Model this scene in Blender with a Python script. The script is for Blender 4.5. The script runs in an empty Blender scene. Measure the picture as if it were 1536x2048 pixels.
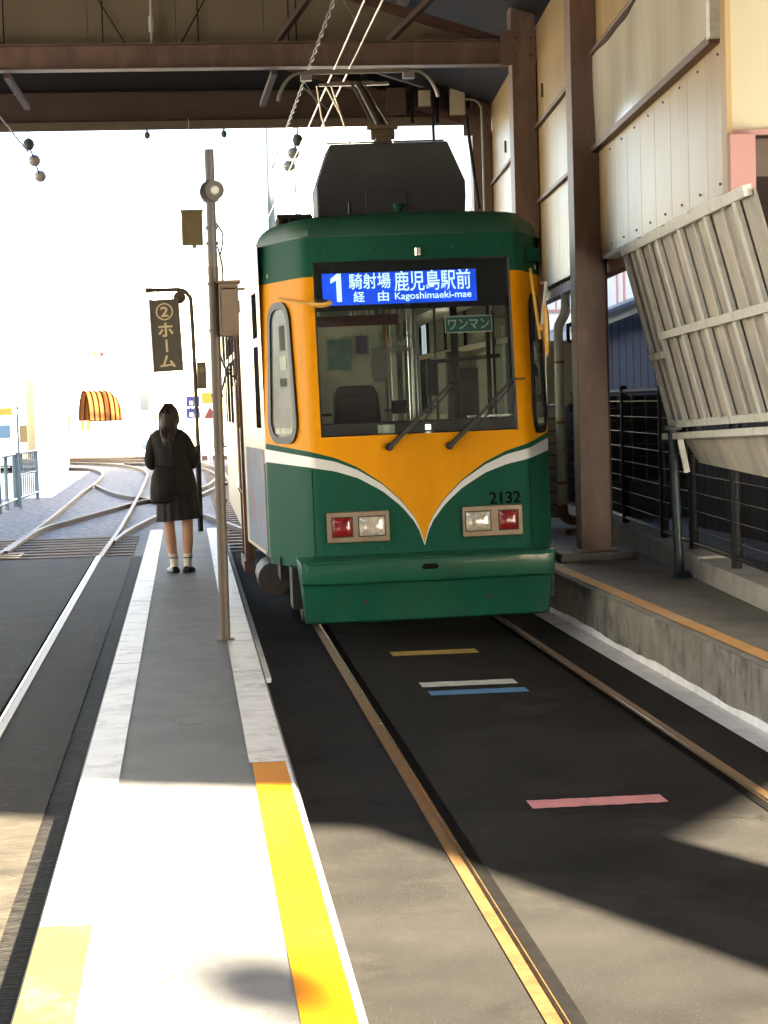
import bpy, bmesh, math, random
from mathutils import Vector, Matrix
random.seed(7)
D = bpy.data
SC = bpy.context.scene
COL = SC.collection
PI = math.pi

# ------------------------------------------------------------------ camera
F_PX, VX, VY, ROLL, CAM_H = 4000.0, 370.0, 815.0, 0.029, 1.72
fy = Vector((VX - 768, 1024 - VY, -F_PX)).normalized()          # track direction seen by the camera
zz = -(-math.sin(ROLL) * fy.x + math.cos(ROLL) * fy.y) / fy.z
fz = Vector((-math.sin(ROLL), math.cos(ROLL), zz)).normalized()
fx = fy.cross(fz)
cam = D.cameras.new('camera')
cam.sensor_fit = 'VERTICAL'; cam.sensor_height = 36.0; cam.lens = F_PX / 2048 * 36
cam.clip_start = 0.1; cam.clip_end = 3000
camo = D.objects.new('camera', cam); COL.objects.link(camo)
camo.matrix_world = Matrix(((fx.x, fx.y, fx.z, 0), (fy.x, fy.y, fy.z, 0), (fz.x, fz.y, fz.z, CAM_H), (0, 0, 0, 1)))
SC.camera = camo

# ------------------------------------------------------------------ light
EL, AZX, AZY = math.radians(32), -0.40, 0.917                    # sun behind the camera, over the right shoulder
sd = Vector((AZX * math.cos(EL), AZY * math.cos(EL), -math.sin(EL))).normalized()
sun = D.lights.new('sun', 'SUN'); sun.energy = 5.0; sun.angle = math.radians(0.9); sun.color = (1.0, 0.85, 0.63)
suno = D.objects.new('sun', sun); COL.objects.link(suno)
suno.rotation_euler = sd.to_track_quat('-Z', 'Y').to_euler()
W = D.worlds.new('World'); SC.world = W; W.use_nodes = True
wn = W.node_tree
bg = wn.nodes['Background']
sky = wn.nodes.new('ShaderNodeTexSky'); sky.sky_type = 'NISHITA'; sky.sun_disc = False
sky.sun_elevation = EL; sky.sun_rotation = math.atan2(-AZX, -AZY); sky.dust_density = 3.0; sky.air_density = 1.0; sky.ozone_density = 1.0
wn.links.new(sky.outputs[0], bg.inputs[0]); bg.inputs[1].default_value = 0.05
SC.view_settings.view_transform = 'Standard'; SC.view_settings.look = 'None'
SC.view_settings.exposure = 4.4; SC.view_settings.gamma = 1.0
SC.cycles.max_bounces = 8; SC.cycles.transparent_max_bounces = 16

# ------------------------------------------------------------------ materials
MATS = {}
def mat(name, rgb, rough=.6, metal=0., var=.15, scale=3., bump=0., bscale=60., stretch=(1, 1, 1), coat=0., spec=.5, stain=None, st_scale=2., st_amt=.5, speck=None, emit=None, crack=None):
    if name in MATS: return MATS[name]
    m = D.materials.new(name); m.use_nodes = True; t = m.node_tree; N, Lk = t.nodes, t.links
    b = N['Principled BSDF']
    b.inputs['Roughness'].default_value = rough; b.inputs['Metallic'].default_value = metal
    b.inputs['Specular IOR Level'].default_value = spec
    b.inputs['Coat Weight'].default_value = coat; b.inputs['Coat Roughness'].default_value = .08
    g = N.new('ShaderNodeNewGeometry'); mp = N.new('ShaderNodeMapping'); mp.inputs['Scale'].default_value = stretch
    Lk.new(g.outputs['Position'], mp.inputs['Vector'])
    col = None
    if var > 0:
        n = N.new('ShaderNodeTexNoise'); n.inputs['Scale'].default_value = scale; n.inputs['Detail'].default_value = 6; n.inputs['Roughness'].default_value = .6
        Lk.new(mp.outputs[0], n.inputs['Vector'])
        r = N.new('ShaderNodeValToRGB'); e = r.color_ramp.elements
        e[0].position = .3; e[1].position = .7
        e[0].color = tuple(max(0, c * (1 - var)) for c in rgb) + (1,); e[1].color = tuple(min(1, c * (1 + var)) for c in rgb) + (1,)
        Lk.new(n.outputs[0], r.inputs[0]); col = r.outputs[0]
        rr = N.new('ShaderNodeMapRange'); rr.inputs['To Min'].default_value = max(.02, rough - .12 * var / .15 * min(1, rough)); rr.inputs['To Max'].default_value = min(1, rough + .08)
        Lk.new(n.outputs[0], rr.inputs[0]); Lk.new(rr.outputs[0], b.inputs['Roughness'])
    else:
        c = N.new('ShaderNodeRGB'); c.outputs[0].default_value = tuple(rgb) + (1,); col = c.outputs[0]
    if stain:
        n2 = N.new('ShaderNodeTexNoise'); n2.inputs['Scale'].default_value = st_scale; n2.inputs['Detail'].default_value = 8; n2.inputs['Roughness'].default_value = .7
        Lk.new(mp.outputs[0], n2.inputs['Vector'])
        r2 = N.new('ShaderNodeValToRGB'); r2.color_ramp.elements[0].position = .5; r2.color_ramp.elements[1].position = .68
        r2.color_ramp.elements[1].color = (st_amt, st_amt, st_amt, 1)
        Lk.new(n2.outputs[0], r2.inputs[0])
        mx = N.new('ShaderNodeMix'); mx.data_type = 'RGBA'; mx.inputs['B'].default_value = tuple(stain) + (1,)
        Lk.new(r2.outputs[0], mx.inputs['Factor']); Lk.new(col, mx.inputs['A']); col = mx.outputs['Result']
    if speck:
        v = N.new('ShaderNodeTexVoronoi'); v.inputs['Scale'].default_value = speck[1]
        Lk.new(g.outputs['Position'], v.inputs['Vector'])
        r3 = N.new('ShaderNodeValToRGB'); r3.color_ramp.elements[0].position = speck[2] * .6; r3.color_ramp.elements[0].color = (1, 1, 1, 1)
        r3.color_ramp.elements[1].position = speck[2]; r3.color_ramp.elements[1].color = (0, 0, 0, 1)
        Lk.new(v.outputs['Distance'], r3.inputs[0])
        mx2 = N.new('ShaderNodeMix'); mx2.data_type = 'RGBA'; mx2.inputs['B'].default_value = tuple(speck[0]) + (1,)
        Lk.new(r3.outputs[0], mx2.inputs['Factor']); Lk.new(col, mx2.inputs['A']); col = mx2.outputs['Result']
    if crack:
        v2 = N.new('ShaderNodeTexVoronoi'); v2.feature = 'DISTANCE_TO_EDGE'; v2.inputs['Scale'].default_value = crack[1]
        dn = N.new('ShaderNodeTexNoise'); dn.inputs['Scale'].default_value = 3.5; dn.inputs['Detail'].default_value = 5; Lk.new(g.outputs['Position'], dn.inputs['Vector'])
        va = N.new('ShaderNodeMix'); va.data_type = 'RGBA'; va.blend_type = 'ADD'; va.inputs['Factor'].default_value = .55; Lk.new(g.outputs['Position'], va.inputs['A']); Lk.new(dn.outputs['Color'], va.inputs['B'])
        Lk.new(va.outputs['Result'], v2.inputs['Vector'])
        r4 = N.new('ShaderNodeValToRGB'); r4.color_ramp.elements[0].position = 0; r4.color_ramp.elements[0].color = (.8, .8, .8, 1); r4.color_ramp.elements[1].position = crack[2]; r4.color_ramp.elements[1].color = (0, 0, 0, 1)
        Lk.new(v2.outputs['Distance'], r4.inputs[0])
        mx3 = N.new('ShaderNodeMix'); mx3.data_type = 'RGBA'; mx3.inputs['B'].default_value = tuple(crack[0]) + (1,)
        Lk.new(r4.outputs[0], mx3.inputs['Factor']); Lk.new(col, mx3.inputs['A']); col = mx3.outputs['Result']
    Lk.new(col, b.inputs['Base Color'])
    if bump > 0:
        n3 = N.new('ShaderNodeTexNoise'); n3.inputs['Scale'].default_value = bscale; n3.inputs['Detail'].default_value = 5
        Lk.new(mp.outputs[0], n3.inputs['Vector'])
        bp = N.new('ShaderNodeBump'); bp.inputs['Strength'].default_value = bump; bp.inputs['Distance'].default_value = .02
        Lk.new(n3.outputs[0], bp.inputs['Height']); Lk.new(bp.outputs[0], b.inputs['Normal'])
    if emit:
        Lk.new(col, b.inputs['Emission Color']); b.inputs['Emission Strength'].default_value = emit
    MATS[name] = m
    return m

def glass(name, tint=(.85, .9, .87), rough=.02, base=.06):
    if name in MATS: return MATS[name]
    m = D.materials.new(name); m.use_nodes = True; t = m.node_tree; N, Lk = t.nodes, t.links
    N.remove(N['Principled BSDF'])
    tr = N.new('ShaderNodeBsdfTransparent'); tr.inputs[0].default_value = tint + (1,)
    gl = N.new('ShaderNodeBsdfGlossy'); gl.inputs['Roughness'].default_value = rough
    lw = N.new('ShaderNodeFresnel'); lw.inputs['IOR'].default_value = 1.5
    ad = N.new('ShaderNodeMath'); ad.operation = 'ADD'; ad.inputs[1].default_value = base; ad.use_clamp = True
    mx = N.new('ShaderNodeMixShader')
    Lk.new(lw.outputs[0], ad.inputs[0]); Lk.new(ad.outputs[0], mx.inputs[0]); Lk.new(tr.outputs[0], mx.inputs[1]); Lk.new(gl.outputs[0], mx.inputs[2])
    Lk.new(mx.outputs[0], N['Material Output'].inputs['Surface'])
    MATS[name] = m
    return m

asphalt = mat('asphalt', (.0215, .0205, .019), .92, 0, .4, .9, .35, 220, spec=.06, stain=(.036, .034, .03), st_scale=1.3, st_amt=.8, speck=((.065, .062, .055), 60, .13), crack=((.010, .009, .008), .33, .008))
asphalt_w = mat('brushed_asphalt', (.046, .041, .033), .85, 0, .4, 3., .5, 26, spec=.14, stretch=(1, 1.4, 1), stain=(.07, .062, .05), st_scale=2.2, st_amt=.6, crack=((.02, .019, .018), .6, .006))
ballast = mat('ballast', (.17, .165, .165), .95, 0, .8, 9, 1.0, 22, spec=.1, stain=(.27, .22, .18), st_scale=7, st_amt=.7, speck=((.04, .04, .045), 9, .22))
far_ground = mat('far_road', (.42, .4, .37), .9, 0, .1, .5)
concrete = mat('platform_concrete', (.14, .143, .145), .65, 0, .25, 4., .35, 110, stain=(.10, .10, .10), st_scale=1.7, st_amt=.8, speck=((.25, .25, .25), 70, .12), crack=((.05, .05, .05), .42, .004))
concrete_d = mat('old_concrete', (.17, .163, .145), .8, 0, .3, 2.6, .4, 50, stain=(.2, .19, .165), st_scale=3.5, st_amt=.7)
kerbface = mat('stained_concrete', (.2, .195, .175), .85, 0, .3, 4, .5, 40, stretch=(1.6, 1.6, 1.1), stain=(.035, .033, .03), st_scale=3.6, st_amt=.75)
kerblight = mat('pale_concrete', (.3, .3, .28), .8, 0, .2, 5, .3, 50, stain=(.16, .16, .15), st_scale=3, st_amt=.7)
paint_white = mat('white_line_paint', (.66, .65, .63), .4, 0, .12, 9, .2, 60, stain=(.3, .27, .25), st_scale=4, st_amt=.75, crack=((.2, .17, .15), .9, .006))
paint_pale = mat('pale_yellow_paint', (.7, .5, .03), .5, 0, .12, 6, .15, 60, spec=.2, stain=(.7, .58, .12), st_scale=3, st_amt=.6)
paint_yel = mat('worn_yellow_paint', (.55, .2, .003), .55, 0, .2, 1.2, .2, 60, spec=.15, stain=(.5, .27, .01), st_scale=1.1, st_amt=.9)
paint_or = mat('orange_line_paint', (.62, .33, .1), .6, 0, .15, 4, .15, 60, stain=(.62, .48, .28), st_scale=2.2, st_amt=.9)
strip_white = mat('white_base_paint', (.8, .82, .85), .7, 0, .12, 5, .3, 40, stain=(.5, .52, .54), st_scale=3, st_amt=.6)
gutter_m = mat('rough_gutter', (.014, .013, .012), .95, 0, .7, 9, 1.0, 18, stretch=(1, 2.5, 1), spec=.1, stain=(.04, .037, .033), st_scale=5, st_amt=.6)
rail_m = mat('rusty_rail', (.34, .2, .085), .42, .75, .25, 10, .2, 60)
rail_s = mat('worn_rail_top', (.55, .48, .38), .22, 1., .1, 10)
rail_b = mat('ballast_rail', (.13, .082, .05), .5, .5, .25, 8)
groove_m = mat('flangeway', (.010, .0095, .009), .9, 0, .2, 10, spec=0)
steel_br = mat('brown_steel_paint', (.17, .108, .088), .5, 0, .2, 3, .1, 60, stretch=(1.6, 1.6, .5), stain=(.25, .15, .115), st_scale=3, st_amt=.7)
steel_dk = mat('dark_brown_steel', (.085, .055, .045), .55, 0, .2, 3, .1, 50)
cream = mat('cream_panel', (.41, .29, .135), .35, 0, .08, 1.2, .03, 4, stain=(.30, .20, .095), st_scale=2.2, st_amt=.6, stretch=(1, 1, .3))
cream2 = mat('cream_facade', (.46, .44, .31), .5, 0, .05, .8, .05, 30)
gloss_sheet = mat('clear_sheet', (.60, .56, .46), .16, 0, .04, 1.5, .2, 2.2, stretch=(1, 3.5, .7), spec=.4)
seam = mat('panel_seam', (.2, .16, .11), .7, 0, .1, 5)
rail_brown = mat('brown_trim', (.11, .055, .045), .5, 0, .2, 4)
pink = mat('pink_paint', (.4, .215, .205), .55, 0, .06, 3)
gable_m = mat('tan_gable', (.22, .18, .12), .7, 0, .1, 2.)
roof_m = mat('dark_roof_sheet', (.02, .02, .024), .7, 0, .2, 2)
frp = mat('weathered_frp', (.40, .39, .35), .45, 0, .3, 4, 0, 60, stretch=(1, 1, .25), stain=(.55, .5, .4), st_scale=4, st_amt=.6)
batten_m = mat('pale_batten', (.66, .69, .65), .6, 0, .15, 5, .1, 40, stain=(.3, .28, .22), st_scale=5, st_amt=.6)
black_paint = mat('black_fence_paint', (.010, .010, .012), .55, var=.2, scale=6, spec=.2)
teal_paint = mat('dark_teal_paint', (.014, .03, .036), .45, 0, .3, 6, stain=(.1, .14, .16), st_scale=12, st_amt=.4)
wire_s = mat('galvanised_wire', (.38, .37, .34), .4, .8, .1, 9)
copper = mat('contact_wire', (.40, .36, .28), .3, .9, .1, 9)
green = mat('tram_green', (.013, .09, .058), .5, 0, .08, 1.5, .03, 6, spec=.06, stain=(.016, .085, .056), st_scale=3, st_amt=.7, stretch=(2.5, 2.5, .5))
green_b = mat('bumper_green', (.010, .095, .056), .3, 0, .12, 2, .05, 5, coat=.25, spec=.3, stain=(.02, .06, .042), st_scale=5, st_amt=.7)
green_d = mat('tram_roof_green', (.012, .075, .045), .5, 0, .2, 3, stain=(.035, .05, .04), st_scale=3, st_amt=.6)
yellow = mat('tram_yellow', (.82, .345, .001), .45, 0, .05, 1.5, spec=.12, stain=(.72, .29, .004), st_scale=2.2, st_amt=.6, stretch=(2.5, 2.5, .5))
white_t = mat('tram_white', (.68, .72, .72), .35, 0, .05, 3, coat=.4)
cream_t = mat('tram_side_cream', (.55, .46, .28), .35, 0, .05, 2, coat=.2)
ad_m = mat('advert_sheet', (.14, .2, .28), .5, 0, .25, 3.2, stretch=(1, 1.2, 1), stain=(.4, .08, .08), st_scale=3.0, st_amt=.8, spec=.1)
black_r = mat('black_rubber', (.012, .011, .011), .45, 0, .1, 9)
blackp = mat('black_panel', (.01, .011, .013), .35, 0, .1, 4)
grey_ac = mat('air_conditioner_grey', (.05, .054, .06), .6, 0, .15, 4, .15, 80)
dark_u = mat('underframe_black', (.02, .018, .016), .7, 0, .4, 8, .2, 40)
rust_u = mat('underframe_rust', (.16, .12, .08), .6, .2, .3, 8)
steel_bz = mat('steel_bezel', (.27, .22, .16), .4, .7, .08, 9, stain=(.2, .14, .09), st_scale=7, st_amt=.5)
lamp_red = mat('red_lens', (.22, .010, .014), .12, 0, .35, 25, coat=1.)
lamp_wh = mat('clear_lens', (.62, .6, .52), .1, .3, .45, 28, coat=1.)
disp_blue = mat('display_blue', (.008, .06, .62), .3, 0, .25, 3.5, emit=.07)
disp_text = mat('display_text', (.62, .85, .8), .3, 0, .05, 4, emit=.07)
sign_green = mat('one_man_green', (.03, .15, .14), .5, 0, .08, 5)
sign_pale = mat('pale_lettering', (.62, .66, .62), .5, 0, .03, 5)
black_ink = mat('black_lettering', (.004, .006, .006), .8, var=.05, spec=.05)
int_wall = mat('interior_panel', (.6, .62, .52), .6, 0, .06, 4)
int_dark = mat('interior_dark', (.03, .032, .03), .7, 0, .2, 5)
int_mar = mat('sun_visor_maroon', (.1, .045, .05), .7, 0, .1, 5)
int_pale = mat('interior_curtain', (.5, .56, .46), .7, 0, .5, 2., stretch=(9, 9, .4))
curtain_refl_m = mat('pale_curtain_reflection', (.72, .8, .7), .8, 0, .1, 6)
int_floor = mat('interior_floor', (.1, .09, .08), .7, 0, .2, 4)
chrome = mat('chrome_pole', (.75, .76, .74), .15, 1., .03, 4)
strap_m = mat('white_strap', (.8, .82, .78), .4, 0, .03, 4)
seat_gr = mat('driver_seat_grey', (.08, .085, .08), .7, 0, .15, 9)
poster_m = mat('poster_teal', (.14, .3, .27), .5, 0, .4, 9, stain=(.4, .45, .38), st_scale=8, st_amt=.7)
poster_p = mat('poster_purple', (.1, .1, .25), .5, 0, .5, 9, stain=(.4, .1, .15), st_scale=7, st_amt=.7)
yel_arm = mat('yellow_mirror_paint', (.7, .42, .08), .4, 0, .1, 6, coat=.2)
glass_w = glass('windscreen_glass', (.76, .82, .78), .01, .02)
glass_s = glass('side_glass', (.85, .88, .86), .02, .05)
glass_q = mat('quarter_glass', (.14, .15, .13), .12, 0, .3, 3, spec=.18)
skin = mat('skin', (.52, .3, .2), .5, 0, .05, 9)
hair_m = mat('dark_brown_hair', (.022, .013, .009), .4, 0, .3, 30, .3, 90, stretch=(1, 1, .15))
black_cloth = mat('black_school_cloth', (.008, .0075, .008), .8, 0, .25, 12, .15, 40)
skirt_m = mat('black_pleated_cloth', (.006, .0057, .0065), .8, 0, .2, 12)
sock_m = mat('white_sock', (.72, .68, .62), .8, 0, .05, 12)
sock_s = mat('sock_stripe', (.05, .05, .05), .8, 0, .05, 12)
shoe_m = mat('black_loafer', (.008, .007, .007), .35, 0, .1, 9)
pole_m = mat('grey_pole_paint', (.1, .105, .11), .5, 0, .2, 5)
pole_b = mat('brown_pole_paint', (.09, .072, .055), .5, 0, .2, 5)
box_br = mat('brown_box_paint', (.16, .12, .085), .55, 0, .12, 5)
box_cr = mat('cream_box_paint', (.5, .46, .33), .5, 0, .06, 5)
box_ol = mat('olive_box_paint', (.28, .22, .1), .55, 0, .12, 5)
horn_m = mat('speaker_grey', (.10, .10, .095), .5, 0, .1, 5)
sign_dk = mat('sign_dark_grey', (.12, .105, .09), .5, 0, .1, 6)
sign_let = mat('sign_cream_letter', (.8, .68, .42), .5, 0, .03, 6)
white_wall = mat('white_render', (.8, .79, .76), .8, 0, .04, .6)
pvc = mat('pale_drainpipe', (.52, .54, .47), .45, 0, .08, 3, stain=(.4, .38, .3), st_scale=4, st_amt=.5)
terra = mat('terracotta_pipe', (.24, .13, .075), .7, 0, .3, 7)
block_m = mat('weathered_block', (.5, .46, .38), .85, 0, .2, 8, .3, 40, stain=(.2, .15, .11), st_scale=6, st_amt=.7)
navy = mat('blue_grey_siding', (.115, .14, .185), .6, 0, .1, 2)
brown_wall = mat('brown_siding', (.06, .045, .035), .6, 0, .15, 2)
paver_m = mat('mottled_paving', (.3, .32, .38), .8, 0, .3, 6, .2, 40, stain=(.42, .42, .36), st_scale=5, st_amt=.6)
house_white = mat('white_house_wall', (.75, .74, .7), .8, 0, .03, 1)
win_frame = mat('pink_window_frame', (.48, .25, .24), .6, 0, .05, 3)
curtain_w = mat('pale_window', (.6, .63, .62), .3, 0, .05, 2)
awn_or = mat('orange_awning', (.085, .036, .013), .9, 0, .12, 1.5, spec=0)
awn_red = mat('red_awning_rib', (.010, .0022, .0012), .9, 0, .1, 3, spec=0)
fence_bl = mat('blue_grey_fence', (.085, .135, .165), .5, 0, .1, 3)
car_blue = mat('pale_car_paint', (.6, .66, .72), .3, 0, .03, 3, coat=.5)
car_glass = mat('dark_car_glass', (.05, .09, .12), .1, 0, .05, 3, coat=1.)
tyre_m = mat('tyre', (.02, .02, .02), .8, 0, .1, 5)
bb_blue = mat('billboard_blue', (.003, .012, .10), .5, 0, .1, 2)
bb_white = mat('billboard_white', (.75, .75, .75), .5, 0, .03, 2)
bb_yel = mat('billboard_yellow', (.3, .16, .002), .5, 0, .05, 2)
bb_red = mat('billboard_red', (.09, .006, .006), .5, 0, .05, 2)
sleeper_m = mat('timber_sleeper', (.2, .15, .11), .85, 0, .35, 6, .4, 30, stretch=(.5, 4, 1))
ins_m = mat('porcelain_insulator', (.42, .4, .36), .25, 0, .1, 9, coat=.6)
tube_m = mat('pale_lamp_tube', (.5, .47, .4), .4, 0, .05, 5)
st_pink = mat('faded_pink_mark', (.5, .2, .21), .75, 0, .2, 14, .2, 70, stain=(.14, .1, .1), st_scale=7, st_amt=.8)
st_blue = mat('blue_mark', (.07, .2, .42), .75, 0, .15, 14, .2, 70, stain=(.05, .1, .18), st_scale=9, st_amt=.6)
st_white = mat('white_mark', (.5, .53, .51), .75, 0, .15, 14, .2, 70, stain=(.2, .2, .2), st_scale=9, st_amt=.6)
st_yel = mat('yellow_mark', (.42, .3, .06), .75, 0, .15, 14, .2, 70, stain=(.14, .11, .04), st_scale=9, st_amt=.6)

# ------------------------------------------------------------------ mesh helpers
class MB:
    """collects shapes, then links them as one mesh object"""
    def __init__(s): s.v = []; s.f = []; s.m = []
    def add(s, vs, fs, mi=0):
        o = len(s.v); s.v += [tuple(v) for v in vs]; s.f += [tuple(i + o for i in f) for f in fs]; s.m += [mi] * len(fs)
    def poly(s, pts, mi=0): s.add(pts, [tuple(range(len(pts)))], mi)
    def box(s, x0, x1, y0, y1, z0, z1, mi=0):
        s.add([(x0, y0, z0), (x1, y0, z0), (x1, y1, z0), (x0, y1, z0), (x0, y0, z1), (x1, y0, z1), (x1, y1, z1), (x0, y1, z1)],
              [(0, 3, 2, 1), (4, 5, 6, 7), (0, 1, 5, 4), (1, 2, 6, 5), (2, 3, 7, 6), (3, 0, 4, 7)], mi)
    def obox(s, c, ax, ay, az, mi=0):
        """box from a centre and three half-axis vectors"""
        c = Vector(c); ax, ay, az = Vector(ax), Vector(ay), Vector(az)
        p = [c + sx * ax + sy * ay + sz * az for sz in (-1, 1) for sx, sy in ((-1, -1), (1, -1), (1, 1), (-1, 1))]
        s.add(p, [(0, 3, 2, 1), (4, 5, 6, 7), (0, 1, 5, 4), (1, 2, 6, 5), (2, 3, 7, 6), (3, 0, 4, 7)], mi)
    def bar(s, a, b, w, h, mi=0):
        a, b = Vector(a), Vector(b); d = b - a; L = d.length; d.normalize()
        up = Vector((0, 0, 1)) if abs(d.z) < .95 else Vector((0, 1, 0))
        x = d.cross(up).normalized(); u = x.cross(d)
        s.obox((a + b) / 2, x * w / 2, d * L / 2, u * h / 2, mi)
    def tube(s, pts, r, n=8, mi=0, cap=True, flat=1.):
        pts = [Vector(p) for p in pts]; R = r if isinstance(r, (list, tuple)) else [r] * len(pts)
        t0 = (pts[1] - pts[0]).normalized(); ref = Vector((0, 0, 1)) if abs(t0.z) < .9 else Vector((1, 0, 0))
        x = t0.cross(ref).normalized(); rings = []; vs = []
        for i, p in enumerate(pts):
            t = (pts[min(i + 1, len(pts) - 1)] - pts[max(i - 1, 0)]).normalized()
            x = (x - t * x.dot(t)).normalized(); y = t.cross(x)
            vs += [p + R[i] * (math.cos(2 * PI * k / n) * x + flat * math.sin(2 * PI * k / n) * y) for k in range(n)]
        fs = []
        for i in range(len(pts) - 1):
            for k in range(n):
                fs.append((i * n + k, i * n + (k + 1) % n, (i + 1) * n + (k + 1) % n, (i + 1) * n + k))
        if cap: fs.append(tuple(range(n))[::-1]); fs.append(tuple((len(pts) - 1) * n + k for k in range(n)))
        s.add(vs, fs, mi)
    def loft(s, rings, mi=0, cap=True):
        n = len(rings[0]); vs = [p for r in rings for p in r]; fs = []
        for i in range(len(rings) - 1):
            for k in range(n): fs.append((i * n + k, i * n + (k + 1) % n, (i + 1) * n + (k + 1) % n, (i + 1) * n + k))
        if cap: fs.append(tuple(range(n))[::-1]); fs.append(tuple((len(rings) - 1) * n + k for k in range(n)))
        s.add(vs, fs, mi)
    def ell(s, c, rx, ry, rz, nu=14, nv=9, mi=0):
        rings = []
        for j in range(nv + 1):
            a = -PI / 2 + PI * (j + (.15 if j == 0 else -.15 if j == nv else 0)) / nv
            rings.append([(c[0] + rx * math.cos(a) * math.cos(2 * PI * k / nu), c[1] + ry * math.cos(a) * math.sin(2 * PI * k / nu), c[2] + rz * math.sin(a)) for k in range(nu)])
        s.loft(rings, mi)
    def prism(s, prof, a, b, ax1, ax2, mi=0):
        """profile of (p,q) pairs spanned by ax1, ax2, extruded from a to b"""
        ax1, ax2, a, b = Vector(ax1), Vector(ax2), Vector(a), Vector(b)
        s.loft([[a + p * ax1 + q * ax2 for p, q in prof], [b + p * ax1 + q * ax2 for p, q in prof]], mi)
    def build(s, name, mats, parent=None, smooth=False, bevel=0., off=None):
        me = D.meshes.new(name)
        if off: o = Vector(off); me.from_pydata([tuple(Vector(v) - o) for v in s.v], [], s.f)
        else: me.from_pydata(s.v, [], s.f)
        if not isinstance(mats, (list, tuple)): mats = [mats]
        for m in mats: me.materials.append(m)
        for p, mi in zip(me.polygons, s.m): p.material_index = mi
        bm = bmesh.new(); bm.from_mesh(me); bmesh.ops.recalc_face_normals(bm, faces=bm.faces); bm.to_mesh(me); bm.free()
        me.update()
        if smooth:
            me.polygons.foreach_set('use_smooth', [True] * len(me.polygons))
            try: me.set_sharp_from_angle(angle=math.radians(38))
            except Exception: pass
        ob = D.objects.new(name, me); COL.objects.link(ob)
        if off: ob.location = off
        if parent: ob.parent = parent
        if bevel:
            bv = ob.modifiers.new('edge', 'BEVEL'); bv.width = bevel; bv.segments = 2; bv.limit_method = 'ANGLE'; bv.angle_limit = math.radians(40)
        return ob

def tag(o, label=None, cat=None, group=None, kind=None):
    if label: o['label'] = label
    if cat: o['category'] = cat
    if group: o['group'] = group
    if kind: o['kind'] = kind
    return o
def struct(o): o['kind'] = 'structure'; return o
def empty(name, loc, label, cat, group=None):
    o = D.objects.new(name, None); COL.objects.link(o); o.location = loc; o.empty_display_size = .2
    return tag(o, label, cat, group)
def copy_tree(o, parent=None):
    c = o.copy(); COL.objects.link(c)
    if parent: c.parent = parent
    for ch in list(o.children): copy_tree(ch, c)
    return c
def text(body, w, h, m, name, parent, loc, rot, bold=.012, depth=.004):
    """lettering fitted to a w x h rectangle centred on loc"""
    cu = D.curves.new('lettering', 'FONT'); cu.body = body; cu.offset = bold; cu.extrude = .01
    tmp = D.objects.new('lettering_tmp', cu); COL.objects.link(tmp)
    dg = bpy.context.evaluated_depsgraph_get()
    me = D.meshes.new_from_object(tmp.evaluated_get(dg)); D.objects.remove(tmp); D.curves.remove(cu)
    xs = [v.co.x for v in me.vertices]; ys = [v.co.y for v in me.vertices]
    cx, cy, sx, sy = (min(xs) + max(xs)) / 2, (min(ys) + max(ys)) / 2, w / (max(xs) - min(xs)), h / (max(ys) - min(ys))
    for v in me.vertices: v.co = ((v.co.x - cx) * sx, (v.co.y - cy) * sy, v.co.z * depth / .01)
    me.materials.clear(); me.materials.append(m); me.name = name
    ob = D.objects.new(name, me); COL.objects.link(ob); ob.location = loc; ob.rotation_euler = rot
    if parent: ob.parent = parent
    return ob
def smooth_line(pts, k=6):
    """Catmull-Rom through the points"""
    P = [Vector(p) for p in pts]
    if len(P) < 3: return P
    P = [2 * P[0] - P[1]] + P + [2 * P[-1] - P[-2]]; out = []
    for i in range(1, len(P) - 2):
        for j in range(k):
            t = j / k; a, b, c, d = P[i - 1], P[i], P[i + 1], P[i + 2]
            out.append(.5 * ((2 * b) + (c - a) * t + (2 * a - 5 * b + 4 * c - d) * t * t + (3 * b - a - 3 * c + d) * t ** 3))
    out.append(P[-2]); return out
def interp(x, pts):
    if x <= pts[0][0]: return pts[0][1]
    for (a, b), (c, d) in zip(pts, pts[1:]):
        if x <= c: return b + (d - b) * (x - a) / (c - a)
    return pts[-1][1]

# ================================================================== SETTING
END_A = 23.6                                                       # the paved track bed ends here, ballast beyond
def sheet(name, x0, x1, y0, y1, z, m): b = MB(); b.poly([(x0, y0, z), (x1, y0, z), (x1, y1, z), (x0, y1, z)]); return struct(b.build(name, m))
sheet('ground', -900, 900, -300, 1800, -.16, far_ground)
b = MB(); b.box(-60, 60, END_A, 68, -.3, -.09); struct(b.build('ballast_bed', ballast))
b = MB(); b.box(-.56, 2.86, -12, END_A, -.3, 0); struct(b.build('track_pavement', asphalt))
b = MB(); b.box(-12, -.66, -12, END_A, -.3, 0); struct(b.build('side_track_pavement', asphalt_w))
b = MB(); b.box(-.66, -.56, -12, END_A, -.3, -.006)
struct(b.build('rough_gutter', gutter_m))

# island platform
b = MB()
b.loft([[(-.49, y, 0), (.40, y, 0), (.40, y, .185), (.385, y, .2), (-.475, y, .2), (-.49, y, .185)] for y in (-8, 4, 12, 18, 25.2)])
plat = struct(b.build('platform', concrete))
def lines(name, x0, x1, segs, m, z, parent=None):
    b = MB()
    for y0, y1 in segs: b.poly([(x0, y0, z), (x1, y0, z), (x1, y1, z), (x0, y1, z)])
    return struct(b.build(name, m, parent))
lines('edge_line', -.478, -.325, [(-8, 5.9)], paint_pale, .204, plat)
lines('edge_line', -.478, -.322, [(5.9, 11.98), (12.0, 25.1)], paint_white, .204, plat)
lines('edge_line', .232, .372, [(-8, 8.45)], paint_yel, .204, plat)
lines('edge_line', .373, .386, [(-8, 8.45)], paint_white, .204, plat)
lines('edge_line', .22, .386, [(8.46, 9.9), (9.905, 12.9), (12.91, 25.1)], paint_white, .204, plat)
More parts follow.
